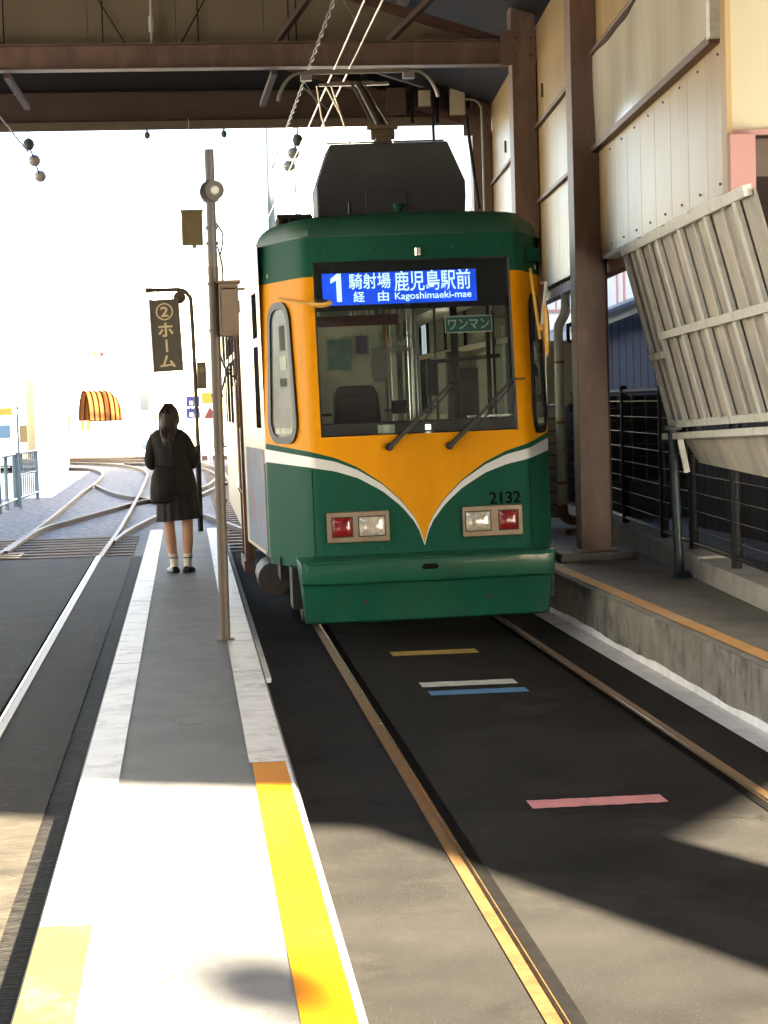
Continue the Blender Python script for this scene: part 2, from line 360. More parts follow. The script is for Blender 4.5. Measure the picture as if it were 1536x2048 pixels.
b = MB(); b.box(.402, .475, 12.35, 25.2, 0, .03); struct(b.build('platform_ledge', strip_white))

# side platform on the right
b = MB()
b.loft([[(2.86, y, 0), (4.6, y, 0), (4.6, y, .35), (2.88, y, .35), (2.86, y, .335)] for y in (-8, 6, 12, 20, 34)])
sp = struct(b.build('side_platform', [concrete_d]))
b = MB()
for i in range(40): b.box(2.852, 2.8585, -6 + i * 1.0, -6 + i + .992, .004, .33)
struct(b.build('platform_facing', kerbface, sp))
lines('edge_line', 2.885, 2.99, [(-8, 34)], paint_or, .354, sp)
sheet('white_base_strip', 2.70, 2.85, 4, 17.6, .004, strip_white)
b = MB()
n = 90
top = [.045 + .006 * math.sin(i * .31) + .004 * math.sin(i * .83 + 1) + random.uniform(0, .01) for i in range(n + 1)]
vs = [(2.8515, 6 + i * .13, .003) for i in range(n + 1)] + [(2.8515, 6 + i * .13, top[i]) for i in range(n + 1)]
b.add(vs, [(i, i + 1, n + 2 + i, n + 1 + i) for i in range(n)]); struct(b.build('white_base_splash', strip_white))

# painted stripes on the track bed
def stripe(x0, x1, y0, y1, m, label, worn=0):
    n = 24; b = MB(); r = random.Random(int(y0 * 100))
    lo = [(x0 + (x1 - x0) * i / n, y0 + r.uniform(0, .012), .004) for i in range(n + 1)]
    hi = [(x0 + (x1 - x0) * i / n, y1 - r.uniform(0, .012) - (worn if .3 < i / n < .75 else 0) * r.uniform(.3, 1), .004) for i in range(n + 1)]
    b.add(lo + hi, [(i, i + 1, n + 2 + i, n + 1 + i) for i in range(n)])
    tag(b.build('stop_stripe', m), label, 'floor marking', 'painted stripes across the track')
stripe(1.34, 1.93, 13.36, 13.6, st_yel, 'yellow painted stripe on the track right under the tram bumper')
stripe(1.36, 1.94, 11.84, 12.05, st_white, 'white painted stripe on the dark track, paired with a blue one')
stripe(1.37, 1.95, 11.49, 11.68, st_blue, 'blue painted stripe on the dark track beside the white one')
stripe(1.39, 1.97, 8.18, 8.36, st_pink, 'worn pink painted stripe on the dark track, lying apart from the others')

# ================================================================== TRACKS
def flush_rail(parent, x, y0, y1, side, m=rail_m, shiny=True):
    b = MB(); b.box(x - .032, x + .032, y0, y1, -.12, .005); r = b.build('rail', m, parent)
    if shiny:
        b = MB(); b.poly([(x + side * .014, y0, .0085), (x + side * .026, y0, .0085), (x + side * .026, y1, .0085), (x + side * .014, y1, .0085)])
        b.build('worn_strip', rail_s, r)
    b = MB(); xa, xb = sorted((x + side * .034, x + side * (.078 if x > 0 else .05))); b.poly([(xa, y0, .004), (xb, y0, .004), (xb, y1, .004), (xa, y1, .004)])
    b.build('flangeway', groove_m, parent)
t = empty('tram_track', (1.67, 5, 0), 'rusty paved in tram track running under the green and yellow tram', 'track')
ob0 = t
def under(par, fn): fn(par)
t.location = (0, 0, 0)
flush_rail(t, .962, -10, END_A, 1); flush_rail(t, 2.395, -10, END_A, -1)
for k in range(2):                                                  # same rails on over the ballast
    x = (.962, 2.395)[k]; b = MB(); b.box(x - .032, x + .032, END_A, 62, -.15, 0); b.build('rail', rail_b, t)
b = MB()
for i in range(60): b.box(.45, 2.9, 24 + i * .62, 24.22 + i * .62, -.2, -.065)
b.build('sleepers', sleeper_m, t)

def rail_line(parent, pts, name='rail'):
    P = smooth_line([(x, y, 0) for x, y in pts], 8); rings = []
    prof = [(-.06, -.15), (.06, -.15), (.06, -.135), (.012, -.12), (.012, -.045), (.027, -.035), (.027, -.004), (.021, 0), (-.021, 0), (-.027, -.004), (-.027, -.035), (-.012, -.045), (-.012, -.12), (-.06, -.135)]
    for i, p in enumerate(P):
        d = (P[min(i + 1, len(P) - 1)] - P[max(i - 1, 0)]).normalized(); s = Vector((d.y, -d.x, 0))
        rings.append([p + a * s + Vector((0, 0, z)) for a, z in prof])
    b = MB(); b.loft(rings); return b.build(name, rail_b, parent, smooth=True)
t2 = empty('side_track', (0, 0, 0), 'tram track left of the platform leaving the paving for a bright ballast yard', 'track')
flush_rail(t2, -1.065, -10, END_A, -1, rail_m); flush_rail(t2, -2.40, -10, END_A, 1, rail_m)
rail_line(t2, [(-2.36, END_A), (-2.25, 30), (-2.24, 36.4), (-2.24, 42.7), (-2.2, 47.4), (-2.24, 53.5), (-2.5, 57.4), (-3.0, 60.3), (-4.4, 62.6), (-7, 64)])
rail_line(t2, [(-1.06, END_A), (-1.01, 28.4), (-.99, 34.6), (-.99, 41.7), (-1.02, 50), (-1.1, 55), (-1.6, 60.6), (-2.6, 65), (-4.6, 69), (-8, 71)])
b = MB()
for i in range(9): b.box(-2.75, -.7, 24.05 + i * .5, 24.3 + i * .5, -.2, -.055)
b.build('sleepers', sleeper_m, t2)
for i in range(6):
    b = MB()
    for j in range(5): b.bar((-2.42 + .05 * j, 24.2 + i * .35 + .03 * j, -.03), (-2.2 + .04 * j, 24.28 + i * .35, -.03), .05, .02)
    if i < 3: b.build('chair_plate', rail_s, t2)
t3 = empty('turnout', (0, 0, 0), 'curving crossover rails of the points between both tracks beyond the platform', 'track')
rail_line(t3, [(-2.28, 25.2), (-2.2, 29.6), (-1.92, 31.8), (-1.4, 34.9), (-1.02, 37.3), (-.7, 38.6), (.1, 42.1), (.51, 45.6), (.72, 51), (.52, 55.8), (.1, 59.5), (-.8, 62.5), (-2, 65)])
rail_line(t3, [(-1.0, 26.5), (-.86, 29.0), (-.57, 32), (.1, 38.5), (.9, 46)])
rail_line(t3, [(-2.12, 46.7), (-1.56, 42.1), (-1.1, 39.8), (-.8, 38.9), (.16, 33.0), (.5, 30.3), (.9, 27)])
rail_line(t3, [(-6, 74), (-3.4, 72), (-1.36, 68.2), (-.2, 66), (.5, 62), (.9, 56)])
t4 = empty('street_track', (0, 0, 0), 'pair of rails running sideways along the far sunlit street', 'track')
rail_line(t4, [(-9, 75), (-4.5, 73.6), (-1.4, 70.8), (2.5, 68.5)]); rail_line(t4, [(-9, 76.8), (-4.5, 75.4), (-1.4, 72.6), (3, 70)])

# ================================================================== SHED
WT = Vector((.0673, .99773, 0)); WN = Vector((-.99773, .0673, 0)); W0 = Vector((3.18, 11.9, 0))
def wp(s, z, off=0): return W0 + WT * s + WN * off + Vector((0, 0, z))
def wall_panels(b, s0, s1, z0, z1, w, mi=0, gap=.006, th=.04, off=0):
    n = max(1, round((s1 - s0) / w)); w = (s1 - s0) / n
    for i in range(n):
        a, c = s0 + i * w + gap / 2, s0 + (i + 1) * w - gap / 2
        b.obox((wp(a, z0, off - th / 2) + wp(c, z1, off - th / 2)) / 2, WT * (c - a) / 2, WN * th / 2, Vector((0, 0, (z1 - z0) / 2)), mi)
wall = empty('shed_wall', wp(4, 0), 'cream panelled upper side wall of the tram shed behind the brown pillars', 'wall')
def wbuild(b, name, mats, **k):
    o = b.build(name, mats, **k); o.parent = wall; o.location = -wall.location; return o
b = MB(); wall_panels(b, -.65, 18, 2.85, 3.75, .62); wbuild(b, 'lower_panel_row', cream, bevel=.004)
b = MB(); wall_panels(b, 5.0, 18, 3.77, 4.53, .62); wbuild(b, 'middle_panel_row', cream, bevel=.004)
b = MB(); wall_panels(b, -.65, 5.0, 3.77, 4.53, 5.7); wbuild(b, 'middle_panel_row', cream)
b = MB(); wall_panels(b, -.65, 18, 4.55, 5.6, .62); wbuild(b, 'upper_panel_row', cream, bevel=.004)
b = MB()
b.obox((wp(-.65, 4.2, -.06) + wp(18, 4.2, -.06)) / 2, WT * 9.3, WN * .012, (0, 0, 1.36)); wbuild(b, 'panel_backing', seam)
# stiff clear sheet over the middle row, slightly buckled
b = MB(); nx, nz = 60, 14; vs = []
for j in range(nz + 1):
    for i in range(nx + 1):
        s_ = -.45 + 5.2 * i / nx; z_ = 3.79 + .73 * j / nz
        vs.append(wp(s_, z_, .022 + .014 * math.sin(s_ * 2.6 + z_ * 1.9) * math.sin(z_ * 3.1 + .6) + .006 * math.sin(s_ * 6.1)))
b.add(vs, [(j * (nx + 1) + i, j * (nx + 1) + i + 1, (j + 1) * (nx + 1) + i + 1, (j + 1) * (nx + 1) + i) for j in range(nz) for i in range(nx)])
wbuild(b, 'clear_sheet', gloss_sheet, smooth=True)
for z, s0, s1, th in ((3.76, -.45, 4.95, .05), (4.54, -.45, 4.95, .03), (3.76, 5.2, 18, .035), (4.54, 5.2, 18, .035)):
    b = MB(); b.obox((wp(s0, z, .03) + wp(s1, z, .03)) / 2, WT * (s1 - s0) / 2, WN * (.035 if s0 < 0 else .016), (0, 0, th / 2)); wbuild(b, 'trim_rail', rail_brown, bevel=.004)
b = MB(); b.obox((wp(-.5, 4.15, .02) + wp(-.42, 4.15, .02)) / 2, WT * .05, WN * .05, (0, 0, .39)); wbuild(b, 'sheet_edge_strip', batten_m, bevel=.005)
b = MB()
for i in range(5): b.obox(wp(-.6 + i * .95 + .42, 2.83, .0), WT * .42, WN * .06, (0, 0, .016))
wbuild(b, 'bottom_flashing', batten_m, bevel=.004)
b = MB(); b.obox(wp(9.3, 2.79, -.12), WT * 8.9, WN * .06, (0, 0, .05)); wbuild(b, 'sill_beam', pink)
for s_, z_ in ((8.5, 4.95), (12.6, 4.9)):
    b = MB(); b.obox(wp(s_, z_ - .1, .01), WT * .02, WN * .012, (0, 0, .07)); wbuild(b, 'vent_slot', rail_brown)

for s_ in [(-.4 + i * .62) for i in range(9)]:
    for z_ in (2.93, 3.68):
        b = MB(); p_ = wp(s_, z_, 0); b.tube([p_, p_ + WN * .008], .009, 6); wbuild(b, 'screw', steel_dk)
# facade facing the camera at the wall's near end
fac = empty('end_facade', (6, 11.2, 3), 'pale cream facade above the dark opening at the right edge, on a pink girder', 'building')
b = MB(); b.box(3.13, 10, 11.2, 11.26, 3.19, 5.3); o = b.build('facade_panel', cream2, fac, off=None); o.location = -fac.location
b = MB(); b.box(3.1, 3.13, 11.15, 11.26, 2.83, 5.3); o = b.build('corner_trim', cream, fac); o.location = -fac.location
b = MB(); b.box(3.12, 10, 11.17, 11.2, 3.17, 3.20); o = b.build('facade_flashing', pink, fac); o.location = -fac.location
b = MB(); b.box(3.10, 3.25, 11.10, 11.16, 2.84, 3.17); o = b.build('pink_girder', pink, fac, bevel=.006); o.location = -fac.location
b = MB(); b.box(3.26, 10, 11.3, 11.34, 2.95, 3.165); o = b.build('girder_web', steel_dk, fac); o.location = -fac.location

b = MB(); b.box(3.95, 10, 15.2, 15.3, 1.9, 3.7); tag(b.build('dark_backdrop', steel_dk), 'dark brown shutter standing in for shade in the opening under the cream facade at the right edge', 'backdrop')  # dark panel standing in for the shade inside the opening
# pillars
def pillar(px, py, base, label):
    t = empty('steel_pillar', (px, py, .35), label, 'pillar', 'brown steel pillars of the tram shed')
    b = MB(); w = .125
    b.box(-w, w, -.125, -.113, 0, 5.6); b.box(-w, w, .113, .125, 0, 5.6); b.box(-.005, .005, -.113, .113, 0, 5.6)
    b.box(-w, -w + .012, -.113, .113, 0, 5.6)
    b.build('column', steel_br, t, bevel=.003)
    for k in range(4):
        b = MB(); b.tube([(-.075 + .15 * (k % 2), -.128, 4.94 + .18 * (k // 2)), (-.075 + .15 * (k % 2), -.14, 4.94 + .18 * (k // 2))], .016, 6); b.build('bolt', steel_dk, t)
    b = MB(); b.box(-.24, .13, -.132, -.1255, 4.84, 5.2); b.build('gusset_plate', steel_br, t, bevel=.002)
    b = MB(); b.tube([(.135, -.1, .1), (.135, -.1, 4.9)], .012, 6); b.build('conduit', steel_dk, t)
    if base:
        b = MB(); b.box(-.34, .32, -.3, .3, 0, .07); b.build('base_slab', concrete_d, t, bevel=.012)
        b = MB(); b.box(-.16, .2, -.16, .16, .0705, .085); b.build('base_plate', steel_br, t, bevel=.003)
    return t
pillar(3.395, 16.6, True, 'near brown steel pillar with a reddish lower coat standing on a concrete base')
pillar(3.645, 21.0, False, 'middle brown steel pillar joined to the near roof beam')
pillar(4.02, 26.5, False, 'far narrow brown steel pillar at the mouth of the shed')
# beams
def ibeam(x0, x1, y, z0, z1, m, label, name='roof_beam', lip=None):
    b = MB(); h = .1
    b.box(x0, x1, y - .006, y + .006, z0 + .012, z1 - .012); b.box(x0, x1, y - h, y + h, z0, z0 + .012); b.box(x0, x1, y - h, y + h, z1 - .012, z1)
    return tag(b.build(name, m, bevel=0), label, 'beam', 'steel cross beams of the shed roof')
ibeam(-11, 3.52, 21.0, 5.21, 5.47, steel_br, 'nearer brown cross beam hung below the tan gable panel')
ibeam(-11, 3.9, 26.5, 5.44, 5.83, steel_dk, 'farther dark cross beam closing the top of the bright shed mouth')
b = MB(); b.box(-11, 3.9, 26.34, 26.38, 5.33, 5.44); tag(b.build('beam_fascia', box_br), 'thin tan fascia board under the farther cross beam', 'fascia')
# gable infill behind the near beam, following the roof line
EAVE_X, EAVE_Z, RIDGE_X, SLOPE = 3.75, 5.72, -4.0, .32
def roof_z(x): return EAVE_Z + SLOPE * ((EAVE_X - x) if x > RIDGE_X else (EAVE_X - RIDGE_X) - (RIDGE_X - x))
b = MB()
for i in range(16):
    x0, x1 = -11 + i * .92 + .003, -11 + (i + 1) * .92 - .003
    x1 = min(x1, 3.6)
    pr = [(x0, 5.47), (x1, 5.47), (x1, max(5.48, roof_z(x1) - .34)), (x0, roof_z(x0) - .34)]
    b.loft([[(x, 21.35, z) for x, z in pr], [(x, 21.39, z) for x, z in pr]])
gab = tag(b.build('gable_panel', gable_m), 'tan gable panel filling the roof end above the near beam', 'wall panel')
b = MB()
pr = [(-11.4, 5.55), (4.3, 5.45), (4.3, roof_z(4.3) - .01), (RIDGE_X, roof_z(RIDGE_X) - .01), (-11.4, roof_z(-11.4) - .01)]
b.loft([[(x, 26.62, z) for x, z in pr], [(x, 26.66, z) for x, z in pr]])
tag(b.build('end_gable', roof_m), 'dark end gable above the farther cross beam', 'wall panel')
# roof sheets with purlins
Y0, Y1 = -.2, 27.1
rf = empty('shed_roof', (0, 13, 6), 'dark pitched roof of the tram shed with purlins under it', 'roof')
b = MB(); th = .05
for xa, xb in ((RIDGE_X, EAVE_X + .75), (-11.6, RIDGE_X)):
    pr = [(xa, roof_z(xa)), (xb, roof_z(xb)), (xb, roof_z(xb) + th), (xa, roof_z(xa) + th)]
    b.loft([[(x, Y0, z) for x, z in pr], [(x, Y1, z) for x, z in pr]])
o = b.build('roof_sheet', roof_m, rf); o.location = -rf.location
b = MB()
for i in range(10):
    x = 2.5 - i * 1.15; b.box(x - .04, x + .04, Y0 + .05, Y1 - .1, roof_z(x) - .13, roof_z(x) - .02)
o = b.build('purlins', steel_dk, rf); o.location = -rf.location
b = MB()
for y in (21.2, 26.3):
    for xa, xb in ((RIDGE_X, EAVE_X), (-11.5, RIDGE_X)): b.bar((xa, y, roof_z(xa) - .33), (xb, y, roof_z(xb) - .33), .08, .10)
o = b.build('rafters', rail_brown, rf); o.location = -rf.location
b = MB(); pr = [(4.3, -.35), (4.5, -.4), (5.2, -.25), (5.9, .7), (8, 2.5), (10.5, 2.5), (10.5, 26), (4.3, 26)]  # unseen canopy, front outline bent to shape the sun patch on the track
b.loft([[(x, y, z) for x, y in pr] for z in (5.25, 5.33)]); tag(b.build('shade_canopy', roof_m), 'unseen flat dark canopy added over the yard beside the shed wall for shade', 'roof')
# struts, tie rods and a tube lamp under the gable
def thin(name, a, c, r, m, label, cat, group=None):
    bb = MB(); bb.tube([a, c], r, 6); return tag(bb.build(name, m, smooth=True), label, cat, group)
def strut(a, c, label):
    bb = MB(); bb.bar(a, c, .06, .06); tag(bb.build('roof_strut', steel_dk), label, 'strut', 'diagonal roof struts at the near beam')
strut((1.05, 21.18, 5.47), (1.62, 20.2, 6.1), 'brown diagonal strut rising from the near beam by the overhead wires')
strut((2.22, 21.18, 5.47), (2.72, 20.0, 5.85), 'brown diagonal strut rising from the near beam toward the eave')
strut((-1.76, 21.18, 5.47), (-2.4, 20.2, 6.2), 'brown diagonal strut above the left end of the near beam')
strut((1.05, 21.15, 5.2), (.98, 22.6, 5.08), 'short diagonal strut hanging below the near beam by the collector bar')
strut((-1.72, 21.15, 5.2), (-1.62, 22.6, 5.08), 'short diagonal strut hanging below the near beam at the left')
for k, (x0, x1, z1) in enumerate(((-.72, -.72, 6.2), (.27, .27, 6.2), (-.82, -.45, 6.1), (.42, .05, 6.1), (-1.8, -1.8, 6.2), (-1.74, -1.74, 6.2), (1.3, 1.3, 6.2), (1.22, 1.22, 6.2))):
    thin('tie_rod', (x1, 21.28, 5.46), (x0, 21.28, z1), .008, black_paint, 'thin dark tie rod in front of the tan gable panel', 'rod', 'tie rods across the gable panel')
t = empty('tube_lamp', (-.21, 21.25, 5.5), 'pale tubular lamp hanging upright in front of the gable panel', 'lamp')
b = MB(); b.tube([(0, 0, .14), (0, 0, .3)], .035, 10); b.build('lamp_tube', tube_m, t, smooth=True)
b = MB(); b.tube([(0, 0, .3), (0, 0, .62)], .018, 8); b.build('stem', tube_m, t); b = MB(); b.tube([(0, 0, -.02), (0, 0, .14)], .02, 8); b.build('cap', tube_m, t)

# things on the far beam
def jbox(name, x0, x1, y, z0, z1, m, label, cat='junction box'):
    t = empty(name, ((x0 + x1) / 2, y, z0), label, cat); w, h = (x1 - x0) / 2, z1 - z0
    b = MB(); b.box(-w, w, -.07, .07, 0, h); b.build('casing', m, t, bevel=.008)
    b = MB(); b.box(-w * .86, w * .86, -.08, -.0705, h * .06, h * .94); b.build('cover', m, t, bevel=.003)
    return t
jbox('junction_box', 3.585, 3.78, 26.2, 5.44, 5.82, box_cr, 'larger cream junction box on the far beam beside the far pillar')
jbox('junction_box', 3.17, 3.33, 26.2, 5.56, 5.76, box_cr, 'small cream junction box on the far beam above the tram')
b = MB(); b.tube(smooth_line([(3.78, 26.2, 5.64), (3.9, 26.2, 5.63), (3.98, 26.2, 5.55), (4.0, 26.2, 5.3), (4.0, 26.2, 3)]), .014, 8)
tag(b.build('conduit', pvc, smooth=True), 'thin pale conduit bending down from the larger junction box', 'conduit')
for x, lab in ((3.08, 'left'), (3.41, 'right')):
    b = MB(); b.box(x - .02, x + .02, 26.15, 26.19, 5.33, 5.83); tag(b.build('beam_bracket', black_paint), 'dark upright bracket just %s of the small junction box' % lab, 'bracket')
thin('hanging_rod', (3.33, 26.1, 5.85), (3.35, 26.1, 4.9), .02, black_paint, 'dark rod hanging from the far beam beside the small junction box', 'rod')
b = MB(); b.tube([(3.78, 26.1, 5.4), (3.92, 26.1, 4.2)], .022, 8); tag(b.build('downpipe', black_paint), 'slim dark pipe slanting down at the far pillar behind the air conditioner', 'pipe')
b = MB(); b.box(2.75, 3.0, 26.18, 26.3, 5.46, 5.8); tag(b.build('switch_cabinet', steel_dk), 'dark brown cabinet on the far beam above the roof unit', 'cabinet')

# ================================================================== OVERHEAD LINE
def wire(name, pts, r, m, label, group=None):
    b = MB(); b.tube(pts, r, 6); return tag(b.build(name, m, smooth=True), label, 'wire', group)
wire('trolley_wire', [(1.43, .2, 4.70), (1.43, 18, 4.70), (1.43, 34, 4.72)], .008, copper, 'left one of the two bright contact wires above the collector bar')
wire('trolley_wire', [(1.565, .2, 4.70), (1.565, 18, 4.70), (1.6, 34, 4.72)], .008, copper, 'right one of the two bright contact wires above the collector bar')
mw = MB()
for ph in (0, PI):
    mw.tube([(1.24 + .011 * math.cos(i * .62 + ph), 10 + i * .08, 4.78 + .02 * i * .008 + .011 * math.sin(i * .62 + ph)) for i in range(205)] + [(1.45, 26.6, 5.1)], .0065, 5)
tag(mw.build('messenger_wire', wire_s, smooth=True), 'twisted support wire left of the two contact wires', 'wire')
for x0, y0, x1, y1 in ((1.24, 15.1, 1.43, 15.8), (1.24, 19.3, 1.43, 20.2), (1.24, 19.6, 1.565, 20.6)):
    wire('hanger_wire', [(x0, y0, 4.8), (x1, y1, 4.71)], .006, wire_s, 'short wire tying the contact wires to the twisted support wire', 'hanger wires')
for x0, z0 in ((-2.2, 5.2), (-1.3, 4.75)):
    pass
wire('stay_wire', [(-2.22, 25.0, 5.45), (-1.93, 26.7, 5.12)], .012, wire_s, 'pale stay wire at the left edge reaching the left insulators')
wire('stay_wire', [(-2.22, 25.0, 5.45), (-2.2, 25.2, 5.0)], .01, wire_s, 'pale stay wire hanging straight down at the left edge')
def insul(x, y, z, lab):
    t = empty('insulator_string', (x, y, z), lab, 'insulator'); d = Vector((.045, .33, -.17)) if x < 0 else Vector((-.045, .33, -.13))
    for k in range(3 if x < 0 else 3):
        c = d * k; b = MB(); r = .085 if k else .075
        b.ell(c, r, r, r * (1.1 if k == 0 else .95)); b.build('ball', ins_m if k else pole_m, t, smooth=True)
    b = MB(); b.tube([(0, 0, .3), (0, 0, 0)], .008, 6); b.tube([(0, 0, 0), d * 2], .012, 6); b.build('link', pole_m, t)
insul(-1.92, 26.75, 5.22, 'string of ball insulators at the upper left of the shed mouth')
insul(1.61, 26.75, 5.22, 'string of ball insulators left of the collector bar at the shed mouth')
for px_, X_ in ((0, -.37), (1, .63)):
    b = MB(); b.ell((X_, 26.5, 5.28), .04, .04, .05); b.tube([(X_, 26.5, 5.3), (X_, 26.5, 5.42)], .015, 6)
    tag(b.build('lamp_socket', fence_bl, smooth=True), ('left' if px_ == 0 else 'right') + ' small bluish lamp holder under the far fascia', 'lamp holder')
t = empty('hanging_box', (.17, 26, 3.8), 'olive signal box hanging alone against the white sky', 'signal box')
b = MB(); b.box(-.135, .135, -.06, .06, .0, .43); b.build('casing', box_ol, t, bevel=.012)
b = MB(); b.tube([(.02, 0, 0), (.02, 0, -.035)], .025, 8); b.build('knob', box_ol, t)
b = MB(); b.box(-.145, .145, -.07, .07, .425, .45); b.build('lid', box_ol, t)
b = MB(); b.tube([(0, 0, .45), (0, 0, 1.62)], .004, 6); b.build('rod', white_wall, t)

# ================================================================== TRAM
TR = empty('tram', (1.66, 14.0, 0), 'green and yellow tram with a lit blue destination board stopped at the platform', 'tram')
TR.rotation_euler = (0, -.012, 0)
LEN = 12.6
PLAN = [(0, 0), (.70, 0), (.74, .006), (.77, .028), (.80, .085), (.83, .16), (1.045, .77), (1.055, .80), (1.06, .83)]
def plan(x): return interp(abs(x), PLAN)
def lean(z): return max(0, z - 1.45) * .115
ZY = [(0, .725), (.03, .83), (.056, .895), (.155, 1.03), (.285, 1.155), (.45, 1.27), (.61, 1.345), (.79, 1.395), (1.06, 1.45)]
ZT = [(0, .72), (.03, .826), (.056, .89), (.155, 1.022), (.285, 1.145), (.45, 1.25), (.61, 1.318), (.79, 1.357), (1.06, 1.407)]
ZB = [(0, .70), (.03, .797), (.056, .858), (.155, .984), (.285, 1.097), (.45, 1.194), (.61, 1.249), (.79, 1.283), (1.06, 1.313)]
xs = [i * .035 for i in range(20)] + [.70, .72, .74, .755, .77, .785, .80, .815, .83, .88, .93, .985, 1.045, 1.055, 1.06]
xs = [-x for x in xs[:0:-1]] + xs
rows = [lambda a: .56, lambda a: interp(a, ZB), lambda a: interp(a, ZT), lambda a: interp(a, ZY), lambda a: 1.49, lambda a: 2.62, lambda a: 2.722, lambda a: 2.90]
bandm = [0, 2, 0, 1, 1, 0, 0]
b = MB(); nx = len(xs); vs = []
for rfn in rows:
    for x in xs:
        z = rfn(abs(x)); vs.append((x, plan(x) + lean(z), z))
b.add(vs, [])
for r in range(len(rows) - 1):
    for i in range(nx - 1):
        c = max(abs(xs[i]), abs(xs[i + 1]))
        if r in (4, 5) and c <= .701: continue
        b.f.append((r * nx + i, r * nx + i + 1, (r + 1) * nx + i + 1, (r + 1) * nx + i)); b.m.append(bandm[r])
b.build('front_shell', [green, yellow, white_t], TR, smooth=True)
# fold of yellow sill round the pane
b = MB()
def frame_ring(b, pts_out, pts_in, mi=0):
    n = len(pts_out); b.add(list(pts_out) + list(pts_in), [(i, (i + 1) % n, n + (i + 1) % n, n + i) for i in range(n)], mi)
def P(x, z, off=0): return (x, plan(x) + lean(z) + off, z)
frame_ring(b, [P(-.70, 1.49), P(.70, 1.49), P(.70, 2.722), P(-.70, 2.722)], [P(-.685, 1.50, .05), P(.685, 1.50, .05), P(.685, 2.71, .05), P(-.685, 2.71, .05)])
b.build('window_reveal', black_r, TR)
b = MB(); b.poly([P(-.687, 1.498, .035), P(.687, 1.498, .035), P(.687, 2.712, .035), P(-.687, 2.712, .035)]); b.build('windscreen', glass_w, TR)
# destination board
db = MB(); db.poly([P(-.684, 2.375, .06), P(.684, 2.375, .06), P(.684, 2.708, .06), P(-.684, 2.708, .06)]); dbo = db.build('destination_board', blackp, TR)
b = MB(); b.poly([P(-.635, 2.415, .056), P(.465, 2.415, .056), P(.465, 2.642, .056), P(-.635, 2.642, .056)]); b.build('display', disp_blue, dbo)
tilt = (PI / 2 - math.atan(.115), 0, 0)
def fr_text(body, x0, x1, z0, z1, off, m, name='lettering', parent=None, bold=.012):
    cx, cz = (x0 + x1) / 2, (z0 + z1) / 2; p = P(0, cz, off); return text(body, x1 - x0, z1 - z0, m, name, parent, (cx, p[1], cz), tilt if cz > 1.45 else (PI / 2, 0, 0), bold, .001)
b = MB(); b.poly([P(-.535, 2.44, .052), P(-.50, 2.44, .052), P(-.50, 2.64, .052), P(-.528, 2.64, .052), P(-.575, 2.605, .052), P(-.575, 2.572, .052), P(-.535, 2.592, .052)]); b.build('lettering', disp_text, dbo)
fr_text('騎射場', -.445, -.148, 2.525, 2.637, .052, disp_text, parent=dbo, bold=.008)
fr_text('経', -.418, -.337, 2.434, 2.509, .052, disp_text, parent=dbo, bold=.008)
fr_text('由', -.242, -.166, 2.434, 2.509, .052, disp_text, parent=dbo, bold=.008)
fr_text('鹿児島駅前', -.122, .425, 2.500, 2.645, .052, disp_text, parent=dbo, bold=.008)
fr_text('Kagoshimaeki-mae', -.122, .425, 2.428, 2.492, .052, disp_text, parent=dbo, bold=.008)
om = MB(); om.poly([P(.222, 2.19, .05), P(.562, 2.19, .05), P(.562, 2.31, .05), P(.222, 2.31, .05)], 1); om.poly([P(.229, 2.197, .047), P(.555, 2.197, .047), P(.555, 2.303, .047), P(.229, 2.303, .047)], 0)
omo = om.build('one_man_sign', [sign_green, sign_pale], TR)
fr_text('ワンマン', .245, .54, 2.213, 2.286, .044, sign_pale, parent=omo, bold=.008)
text('2132', .225, .085, black_ink, 'number', TR, (.585, -.004, 1.012), (PI / 2, 0, 0), .016, .002)
# headlight units
def lamp_unit(x0, x1, rx0, rx1, wx0, wx1):
    z0, z1 = .745, .962
    hb = MB(); hb.box(x0, x1, -.035, .01, z0, z1); h = hb.build('headlight_bezel', steel_bz, TR, bevel=.006)
    for nm, a, c, m in (('tail_light', rx0, rx1, lamp_red), ('headlight', wx0, wx1, lamp_wh)):
        b = MB(); b.box(a - .008, c + .008, -.039, -.034, .782, .928); rim = b.build('lamp_rim', black_r, h, bevel=.004)
        b = MB(); n = 10; vs = []
        for j in range(n + 1):
            for i in range(n + 1):
                u, v = i / n, j / n; d = (1 - (2 * u - 1) ** 4) * (1 - (2 * v - 1) ** 4)
                vs.append((a + (c - a) * u, -.0395 - .016 * d, .79 + .13 * v))
        b.add(vs, [(j * (n + 1) + i, j * (n + 1) + i + 1, (j + 1) * (n + 1) + i + 1, (j + 1) * (n + 1) + i) for j in range(n) for i in range(n)])
        b.build(nm, m, h, smooth=True)
lamp_unit(-.688, -.248, -.648, -.512, -.46, -.283)
lamp_unit(.272, .70, .535, .665, .297, .468)
for s in (-1, 1):
    b = MB()
    for z0, z1 in ((.585, 1.0), (1.0, interp(.775, ZB) - .01)): b.bar(P(s * .772, z0, -.002), P(s * .772, z1, -.002), .006, .004)
    b.build('panel_seam', black_ink, TR)
b = MB()
for x0, x1 in zip(xs[:-1], xs[1:]): b.bar(P(x0, 2.905, -.004), P(x1, 2.905, -.004), .008, .012)
b.build('rain_gutter', green_d, TR)
for x in (-.62, -.3, .3, .62):
    for z in (.70, 2.80): b = MB(); b.tube([P(x, z, -.004), P(x, z, .004)], .010, 8); b.build('rivet', green_d, TR)
